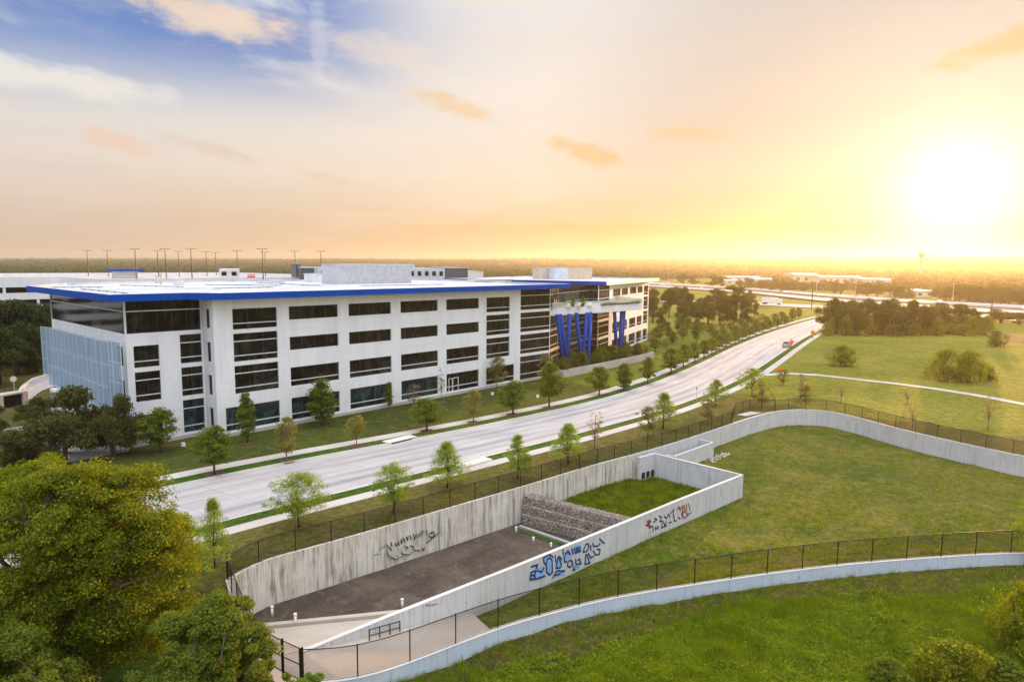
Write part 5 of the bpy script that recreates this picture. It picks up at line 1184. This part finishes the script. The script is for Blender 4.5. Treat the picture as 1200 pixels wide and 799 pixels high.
far_row = [(188, 531, 478, 48, 'oak'), (251.4, 556, 498, 44, 'oak'), (290, 519, 459, 22, 'slim'), (336.5, 541, 488, 32, 'yellow'), (378, 499, 444, 34, 'slim'), (418, 523, 486, 22, 'yellow'), (456, 479, 447, 9, 'slim'), (500, 505.5, 466, 38, 'oak'), (486, 478, 450, 22, 'bare'), (517, 471, 430, 10, 'bare'), (554.5, 495, 456, 26, 'yellow'), (583, 456, 417, 22, 'yellow'), (601, 486, 446, 38, 'oak'), (643.5, 478, 424, 34, 'oak'), (640, 450, 414, 20, 'yellow'), (702, 463, 429, 28, 'oak'), (731, 458, 425, 20, 'slim'), (759, 451, 418, 21, 'oak'), (786.4, 438.5, 407, 23, 'oak'), (801, 431, 403, 17, 'oak'), (814, 425, 401, 16, 'oak'), (825, 419.5, 398, 16, 'oak'), (834, 415, 396, 15, 'oak'), (843, 410.5, 392, 14, 'oak'), (851.5, 407, 390, 14, 'oak'), (861, 403, 387, 14, 'oak'), (870, 398.5, 384, 13, 'oak'), (878, 395.5, 382, 13, 'oak'), (886, 392, 379, 12, 'oak'), (894, 389, 377, 12, 'oak'), (902, 386, 375, 11, 'oak'), (911, 383.5, 373, 11, 'oak'), (920, 380, 370, 11, 'oak'), (929, 376.5, 361, 9, 'oak'), (936, 374.5, 360, 8, 'oak')]
for k, (px, pb, pt, wp, key) in enumerate(far_row):
    treepx(key, px, pb, pt, wp*(1.12 if k < 18 else 1.4), nm[key]+', '+nth(k)+' from the left between building and road', 'street trees in front of the building')
    if k < 14:
        A = G(px, pb); rr = random.uniform(.7, 1.1); n_ = 14; mb = MB()
        mb.face([A+Vector((math.cos(6.283*q/n_)*rr*random.uniform(.85, 1.15), math.sin(6.283*q/n_)*rr*random.uniform(.85, 1.15), .026 if k not in (1, 3, 5, 7, 10, 12, 13) else .086)) for q in range(n_)]); tag(mb.build('mulch_ring', MATS['mulch']), kind='structure')
lawn = [(770, 399, 383, 20, 'oak'), (782.5, 397, 381, 11, 'oak'), (794, 390, 371, 13, 'oak'), (816, 401, 372, 13, 'slim'), (832, 393, 378, 14, 'oak'), (806, 388, 372, 12, 'slim'), (846, 391, 376, 13, 'yellow'), (856, 388, 377, 12, 'oak'), (764, 405, 388, 16, 'yellow'), (868, 384, 372, 12, 'oak'), (880, 381, 371, 11, 'oak'), (892, 378, 367, 12, 'yellow'), (775, 392, 378, 15, 'oak'), (788, 402, 388, 14, 'slim'), (800, 398, 383, 15, 'oak'), (812, 393, 379, 14, 'yellow'), (822, 390, 377, 14, 'oak'), (838, 398, 386, 13, 'slim'), (848, 396, 384, 13, 'oak'), (862, 392, 380, 12, 'oak'), (874, 388, 377, 12, 'oak'), (886, 384, 373, 12, 'slim'), (898, 380, 370, 11, 'oak'), (908, 377, 367, 11, 'oak'), (916, 374, 365, 11, 'oak'), (768, 412, 396, 15, 'oak'), (780, 409, 397, 12, 'yellow')]
for k, (px, pb, pt, wp, key) in enumerate(lawn):
    treepx(key, px, pb, pt, wp, nm[key]+', '+nth(k)+' of the lawn trees right of the building', 'lawn trees right of the building')
# dark groves
groves = [(764, 378, 345, 26), (757, 368, 340, 20), (783, 372, 336, 24), (797, 366, 336, 22), (805, 372, 342, 24), (800, 383, 358, 24), (776, 386, 362, 18), (816, 378, 349, 26), (829, 380, 346, 28), (845, 381, 346, 28), (858, 382, 345, 26), (871, 382, 347, 22), (843, 362, 338, 34), (862, 358, 334, 34), (878, 360, 340, 20), (884, 372, 352, 12), (765, 360, 338, 20), (790, 356, 335, 26)]
for k, (px, pb, pt, wp) in enumerate(groves):
    treepx('mature', px, pb, pt, wp, 'dark spreading oak, '+nth(k)+' counted in the groves right of the building', 'oaks in the groves right of the building')
rg = [(968, 388, 352, 22), (980, 391, 350, 24), (992, 392, 352, 26), (1006, 393, 354, 26), (1020, 392, 351, 28), (1034, 392, 352, 26), (1048, 393, 352, 28), (1062, 392, 351, 30), (1078, 392, 356, 28), (1088, 391, 358, 26), (1108, 390, 358, 30), (1126, 389, 357, 32), (1144, 388, 362, 26), (1000, 385, 350, 24), (1050, 384, 350, 26), (1100, 384, 353, 26), (1172, 378, 362, 34), (1196, 380, 366, 30), (1218, 384, 366, 34)]
for k, px in enumerate(range(966, 1160, 9)): treepx('bigbush', px+random.uniform(-3, 3), 393-(k%3)*2, 380-random.uniform(0, 12), random.uniform(12, 30), 'dark undergrowth shrub, '+nth(k)+' counted along the foot of the tree belt', 'undergrowth below the tree belt')
for k, (px, pb, pt, wp) in enumerate(rg):
    treepx('mature', px, pb, pt, wp*1.25, 'broad oak, '+nth(k)+' counted along the tree belt right of the road end', 'oaks in the belt right of the road end')
treepx('bigbush', 988, 429, 405, 34, 'dark lone bush in the meadow right of the orange sign'); treepx('bigbush', 1108, 446, 410, 44, 'left half of the big double bush in the meadow'); treepx('bigbush', 1136, 447, 411, 48, 'right half of the big double bush in the meadow'); treepx('bush', 1167, 406, 387, 20, 'small bush beside the dirt track'); treepx('bigbush', 1160, 446, 430, 16, 'low bright shrub right of the double bush')
# left: live oaks in front of the glass corner, dark wood behind
for (px, pb, pt, wp, lb) in ((75, 540, 458, 128, 'spreading live oak left of the glass corner'), (136, 534, 466, 70, 'live oak right in front of the perforated screens'), (28, 552, 500, 90, 'low live oak at the left picture edge'), (45, 500, 466, 60, 'rounded live oak behind the left driveway lawn'), (-20, 520, 470, 80, 'live oak just off the left picture edge')):
    treepx('liveoak', px, pb, pt, wp, lb)
lw_ = [(-60, 440, 352, 90), (-30, 425, 356, 70), (-8, 432, 354, 70), (12, 420, 352, 60), (30, 428, 353, 60), (46, 422, 354, 50), (62, 420, 356, 50), (0, 450, 372, 60), (22, 440, 375, 50), (40, 436, 385, 45), (52, 430, 390, 45), (-40, 455, 380, 80), (75, 410, 360, 50), (28, 410, 355, 60), (58, 408, 357, 50)]
for k, (px, pb, pt, wp) in enumerate(lw_):
    treepx('darkwood', px, pb, pt, wp, 'dark dense tree, '+nth(k)+' counted in the wood left of the building', 'trees in the wood left of the building', wf=1.15)
# planter shrubs
for k in range(20):
    t = k/19; s_ = 107.5+t*36.5; b_ = -1.3+t*1.8+random.uniform(.2, 2.4)
    plant('bush', S(s_, b_, 1.2), random.uniform(1.8, 3.6), random.uniform(2.6, 4.2), nth(k)+' shrub from the left in the planter under the blue columns', 'shrubs in the planter')
for k, px in enumerate((660.5, 671.5, 683)):
    A = G(px, 359.3, 14.05); plant('bush', A, 2.0, 1.3, nth(k)+' small clipped tree from the left on the terrace', 'clipped trees on the terrace')
for k in range(12):
    t = k/11; p = Vector((20+t*9.6, 148.8+t*9.0, 13.84)); plant('dry', p, random.uniform(.5, .8), random.uniform(1.3, 1.9), nth(k)+' low planting from the left along the terrace edge', 'low plants on the terrace edge')
# foreground right edge
for (px, pb, pt, wp, key, lb) in ((1203, 662, 572, 52, 'cypress', 'dense green tree at the right picture edge behind the near fence'), (1196, 762, 686, 80, 'bigbush', 'bright bush at the right picture edge in the tall grass'), (1120, 806, 752, 90, 'bigbush', 'rounded leafy bush at the lower right bottom edge'), (1040, 800, 772, 46, 'bush', 'low bush left of the rounded bottom bush'), (1176, 815, 775, 60, 'bush', 'low bush in the lower right corner')):
    o = treepx(key, px, pb, pt, wp, lb, None, -.9)
# foreground tree, bottom left
def big_tree(name, loc, h, w, z0, ncl, nl, ls, lm, seed, label, trunk_r, lean=(0, 0), cat='tree', kind='bush'):
    rng = np.random.default_rng(seed); rnd = random.Random(seed); root = empty(name, loc, label, cat); o0 = Vector(loc)
    C = [Vector(c)+Vector((lean[0]*c[2]/h, lean[1]*c[2]/h, 0)) for c in crown_pts(kind, ncl, h*.98, z0, w*.88, rng, max(24, int(ncl/9)))+crown_pts(kind, ncl//3, h*.93, z0, w*.84, rng)]
    # trunk, main limbs, branches reaching the leaf clumps
    mb = MB(); fork = Vector((.1, 0, h*.26)); mb.tube([Vector((0, 0, -.5)), Vector((.05, 0, h*.12)), fork], [trunk_r*1.35, trunk_r, trunk_r*.88], 12); knots = []
    for k in range(7):
        an = k*.9+rnd.uniform(-.3, .3); rr = w*.30*rnd.uniform(.6, 1.1); e = Vector((math.cos(an)*rr+lean[0]*.5, math.sin(an)*rr+lean[1]*.5, h*rnd.uniform(.55, .82))); m_ = fork.lerp(e, .5)+Vector((math.cos(an)*rr*.18, math.sin(an)*rr*.18, -h*.03))
        pl = [fork, fork.lerp(m_, .5), m_, m_.lerp(e, .5)+Vector((rnd.uniform(-.3, .3), rnd.uniform(-.3, .3), .1)), e]; mb.tube(pl, [trunk_r*.6, trunk_r*.5, trunk_r*.4, trunk_r*.27, trunk_r*.12], 8); knots += pl[1:]
    for c in C[::11]:
        a = min(knots, key=lambda q: (q-c).length+(.0 if q.z < c.z else 2)); m_ = a.lerp(c, .5)+Vector((rnd.uniform(-.3, .3), rnd.uniform(-.3, .3), .2)); mb.tube([a, m_, c], [trunk_r*.16, trunk_r*.09, trunk_r*.03], 5, False)
    mb2 = MB(); mb2.v = [tuple(Vector(v)+o0) for v in mb.v]; mb2.f = mb.f; mb2.uv = mb.uv; mb2.build('trunk', MATS['bark'], root, True)
    rad = np.array([w*rnd.uniform(.035, .078) for _ in C]); V = leaves([tuple(c) for c in C], rad, nl, ls, rng, .6, .3); quads_obj('crown', V, MATS[lm], root)
    return root
big_tree('elm_tree', (-23.0, 34.5, -.9), 13.5, 11.8, 2.4, 1200, 190, .070, 'leaf_elm', 5, 'large sunlit yellow-green tree filling the lower left corner', .38, kind='round')
big_tree('elm_tree', (-28.5, 39.0, -.9), 12.3, 10.0, 1.5, 560, 190, .075, 'leaf_elm', 6, 'leafy tree cut by the left picture edge behind the large one', .32)
big_tree('elm_tree', (-14.9, 30.9, -.9), 7.6, 7.0, 1.4, 420, 190, .068, 'leaf_oak', 8, 'darker lower tree leaning over the gate at the bottom', .22, (.6, .2))
big_tree('elm_tree', (-9.6, 29.6, -.9), 4.6, 4.2, .5, 200, 190, .06, 'leaf_bright', 9, 'bright green treetop at the bottom below the gate', .10)
big_tree('elm_tree', (-23.0, 27.5, -.9), 7.6, 9.0, 1.5, 480, 170, .07, 'leaf_oak', 10, 'lower leafy tree in the bottom left corner', .2)
for q in PROTO.values():                                     # unused prototypes go away
    for p in q:
        if not p['used']:
            for ch in list(p['root'].children): bpy.data.objects.remove(ch, do_unlink=True)
            bpy.data.objects.remove(p['root'], do_unlink=True)

# woods beyond
def woods(name, items, leafm, label):
    Vs = []
    for (x, y, z, h, w_, n_) in items:
        s_ = max(.6, math.hypot(x, y)/420); m_ = max(3, n_//9); t = RNG.random(m_); an = RNG.random(m_)*6.283; rr = np.sqrt(RNG.random(m_))*w_*.36*(np.sin(np.pi*(.2+.72*t))**.6)
        C = np.stack([x+rr*np.cos(an), y+rr*np.sin(an), z+h*(.28+.60*t)], 1)
        Vs.append(leaves(C, np.full(m_, w_*.22), 9, s_*1.15, RNG, .7, .5))
    o = quads_obj(name, np.concatenate(Vs), MATS[leafm]); return tag(o, label, 'woods', kind='stuff')
def blocked(x, y, z=0):                                      # keep roads and roofs clear
    px, py = proj((x, y, z)); 
    if py > 399: return True
    hy_u = np.interp(px, hx, [330.5, 337, 343.5, 351.5, 357.5, 363]); hy_l = np.interp(px, hx, [335.5, 343.3, 352, 361, 368, 374.5])
    if px > 690 and hy_u-.3 < py < hy_l+(3 if px < 860 else 14): return True
    for (a, b, yb) in ((926, 1052, 336), (848, 908, 333.5), (1068, 1100, 349)):
        if a < px < b and yb-7 < py < yb+2.5: return True
    if px > 740 and py > hy_l: return True
    return False
items = []; mid = []
for k in range(14000):
    a = R(random.uniform(-50, 50)); r_ = 330*math.exp(random.random()**1.0*math.log(8600/330)); x, y = r_*math.sin(a), r_*math.cos(a)
    if toS(x, y)[0] < 165 and toS(x, y)[1] < 245 and r_ < 420: continue
    if blocked(x, y): continue
    if math.degrees(a) > 0 and r_ < 1500 and nz2(x, y, .006, 8) > .22: continue
    if r_ > 2500: w_ = random.uniform(22, 48)*r_/4200; h = random.uniform(8, 12.5); n_ = 45
    else: w_ = random.uniform(8, 15)*(1+r_/2500); h = random.uniform(6, 10.5); n_ = 80
    items.append((x, y, far_h(x, y)-1, h, w_, n_))
woods('distant_woods', items, 'leaf_far', 'hazy mass of woodland stretching to the horizon')
items = []
for k in range(420):                                          # woodland all round the place, behind the viewpoint too
    a = R(random.uniform(52, 308)); r_ = random.uniform(70, 420); x, y = r_*math.sin(a), r_*math.cos(a)
    items.append((x, y, -1, random.uniform(7, 12), random.uniform(8, 13), 70))
for k in range(60):
    x = random.uniform(120, 300); y = random.uniform(-20, 110)
    if abs(math.atan2(x, y)) > R(45): items.append((x, y, 0, 9, 11, 80))
woods('surrounding_woods', items, 'leaf_far', 'woodland around the site outside the picture')
hwy_trees = [(835, 336, 323), (845, 337, 325), (800, 333, 321), (812, 334, 322), (772, 329, 320), (868, 338.5, 328), (878, 339, 326), (893, 340, 329), (905, 341, 330), (918, 341.5, 329), (930, 342, 330), (942, 343, 331), (978, 344, 331), (986, 345, 332), (1004, 346, 332), (1016, 347, 331), (1028, 348, 332), (1044, 349, 333), (1056, 350, 334), (1100, 351, 336), (1112, 352, 335), (1124, 353, 334), (1136, 353.5, 333), (1148, 354.5, 335), (1160, 355, 334), (1172, 356, 336), (1184, 357, 335), (1196, 357.5, 337), (1208, 358, 336)]
L = PROTO['mature']
for k, (px, pb, pt) in enumerate(hwy_trees):
    A = G(px, pb); h = max(5, zat(A, pt)); c = copy_tree([p for p in L if p['used']][k % 3]['root']); c.location = A; c.rotation_euler = (0, 0, random.uniform(0, 6)); s_ = (pb-pt)*1.25*(A.y/FPX)/12; c.scale = (s_, s_, h/11); c['label'] = 'rounded tree, '+nth(k)+' from the left in the line just beyond the highway'; c['group'] = 'trees beyond the highway'

# grass: tufts in the foreground and inside the basin
def tufts(name, pts_, hmin, hmax, wd, nb, matn, label):
    P = np.array(pts_); n_ = len(P); idx = np.repeat(np.arange(n_), nb); B = P[idx]; N_ = len(B)
    an = RNG.random(N_)*6.283; rr = RNG.random(N_)*wd; B = B+np.stack([np.cos(an)*rr, np.sin(an)*rr, np.zeros(N_)], 1)
    h = (hmin+(hmax-hmin)*RNG.random(N_)); le = RNG.normal(size=(N_, 2))*.35*h[:, None]; an2 = RNG.random(N_)*6.283; bw = .012+.022*RNG.random(N_)
    d = np.stack([np.cos(an2)*bw, np.sin(an2)*bw, np.zeros(N_)], 1); T = B+np.concatenate([le, h[:, None]], 1); B[:, 2] -= .02
    V = np.stack([B-d, B+d, T], 1).reshape(-1, 3); return tag(quads_obj(name, V, MATS[matn], None, 3), label, 'grass', kind='stuff')
tp, td = [], []
while len(tp)+len(td) < 26000:
    px, py = random.uniform(430, 1210), random.uniform(660, 812); A = G(px, py, -.9); s_, d_ = toS(A.x, A.y)
    if A.y > 53 or inside((A.x, A.y), outline) or dist_pl((s_, d_), LOWW) < .3: continue
    v = nz2(A.x, A.y, .14, 1)+.6*nz2(A.x, A.y, .5, 2); near_w = dist_pl((s_, d_), LOWW)
    if near_w < 3.6+2.4*nz2(A.x, A.y, .1, 5) and random.random() < .9:
        if random.random() < .35: td.append((A.x, A.y, hO(A.x, A.y)))
        continue
    (tp if v > -.15 or random.random() < .4 else td).append((A.x, A.y, hO(A.x, A.y)))
tufts('tall_grass', tp, .15, .55, .22, 12, 'blade', 'tall green grass in the lower right foreground'); tufts('dry_grass', td, .06, .22, .2, 10, 'blade_dry', 'short dry grass below the low wall')
tb, tm = [], []
for k in range(14000):
    px, py = random.uniform(560, 1200), random.uniform(495, 705); A = G(px, py, -2.4)
    if inside((A.x, A.y), mp) and nz2(A.x, A.y, .22, 7)+.7*nz2(A.x, A.y, .7, 3) > -.05: tm.append((A.x, A.y, hM(A.x, A.y)))
for k in range(6000):
    s_, d_ = random.uniform(51.5, 70.5), random.uniform(-56, -42); A = S(s_, d_, -2.95)
    if inside((A.x, A.y), bp): tb.append((A.x, A.y, -2.9))
tufts('basin_tufts', tm, .08, .32, .28, 9, 'blade', 'rough grass tufts in the grassy basin'); tufts('box_tufts', tb, .12, .4, .25, 12, 'blade', 'deep green grass inside the square concrete box')

# broad-leaved weeds in the foreground meadow
W_pts = []
while len(W_pts) < 6500:
    px, py = random.uniform(430, 1230), random.uniform(672, 830); A = G(px, py, -.9)
    if A.y > 51 or inside((A.x, A.y), outline) or dist_pl(toS(A.x, A.y), LOWW) < 3.8+2.4*nz2(A.x, A.y, .12, 5): continue
    if nz2(A.x, A.y, .25, 11)+.6*nz2(A.x, A.y, .9, 12) < .0 and random.random() < .85: continue
    W_pts.append((A.x, A.y, hO(A.x, A.y)+.12))
Vw = leaves(W_pts, RNG.uniform(.12, .40, len(W_pts))*(1+.7*(RNG.random(len(W_pts)) > .9)), 40, .075, RNG, .8, .4)
tag(quads_obj('meadow_weeds', Vw, MATS['blade']), 'leafy weeds through the tall foreground grass', 'weeds', kind='stuff')
# roof clutter: conduits and kerbs
for k, (px0, py0, px1, py1) in enumerate(((95, 338.5, 150, 343.5), (240, 333.5, 330, 334.5), (140, 334, 215, 336), (300, 331, 375, 334.5), (420, 334.6, 520, 333.2), (250, 338, 320, 336.3), (60, 336.5, 120, 336.5))):
    A, B = G(px0, py0, 18.7), G(px1, py1, 18.7); mb = MB(); mb.tube([A, B], .045, 5)
    for q in range(6): c_ = A.lerp(B, (q+.5)/6); mb.boxf(lambda a, b, z: c_+Vector((a, b, z)), -.1, .1, -.1, .1, -.1, .03)
    o = mb.build('conduit', MATS['dark_metal'], None); tag(o, ['dark conduit nearest the blue edge above the glass corner', 'dark conduit along the front edge of the roof above the second bay', 'dark conduit ending at the small roof hatch', 'dark conduit running towards the white rooftop unit row', 'dark conduit in front of the corrugated screen box', 'dark conduit closest to the blue front edge above the first bay', 'dark conduit at the far left tip of the roof'][k], 'pipe', 'conduits on the office roof')

# ------------------------------------------------------------------ air
mb = MB(); mb.boxf(lambda a, b, z: Vector((a, b, z)), -9300, 9300, -9300, 9300, -12, 142)
hz = mb.build('haze', bpy.data.materials.new('haze')); hz['kind'] = 'stuff'; hm = hz.data.materials[0]; hm.use_nodes = True; t = NT(hm.node_tree); t.n.clear()
pv = t.new('ShaderNodeVolumePrincipled'); pv.inputs['Color'].default_value = (.97, .88, .76, 1); pv.inputs['Density'].default_value = .00014; pv.inputs['Anisotropy'].default_value = .66
ho = t.new('ShaderNodeOutputMaterial'); t.l.new(pv.outputs[0], ho.inputs['Volume'])
scene.cycles.volume_bounces = 1
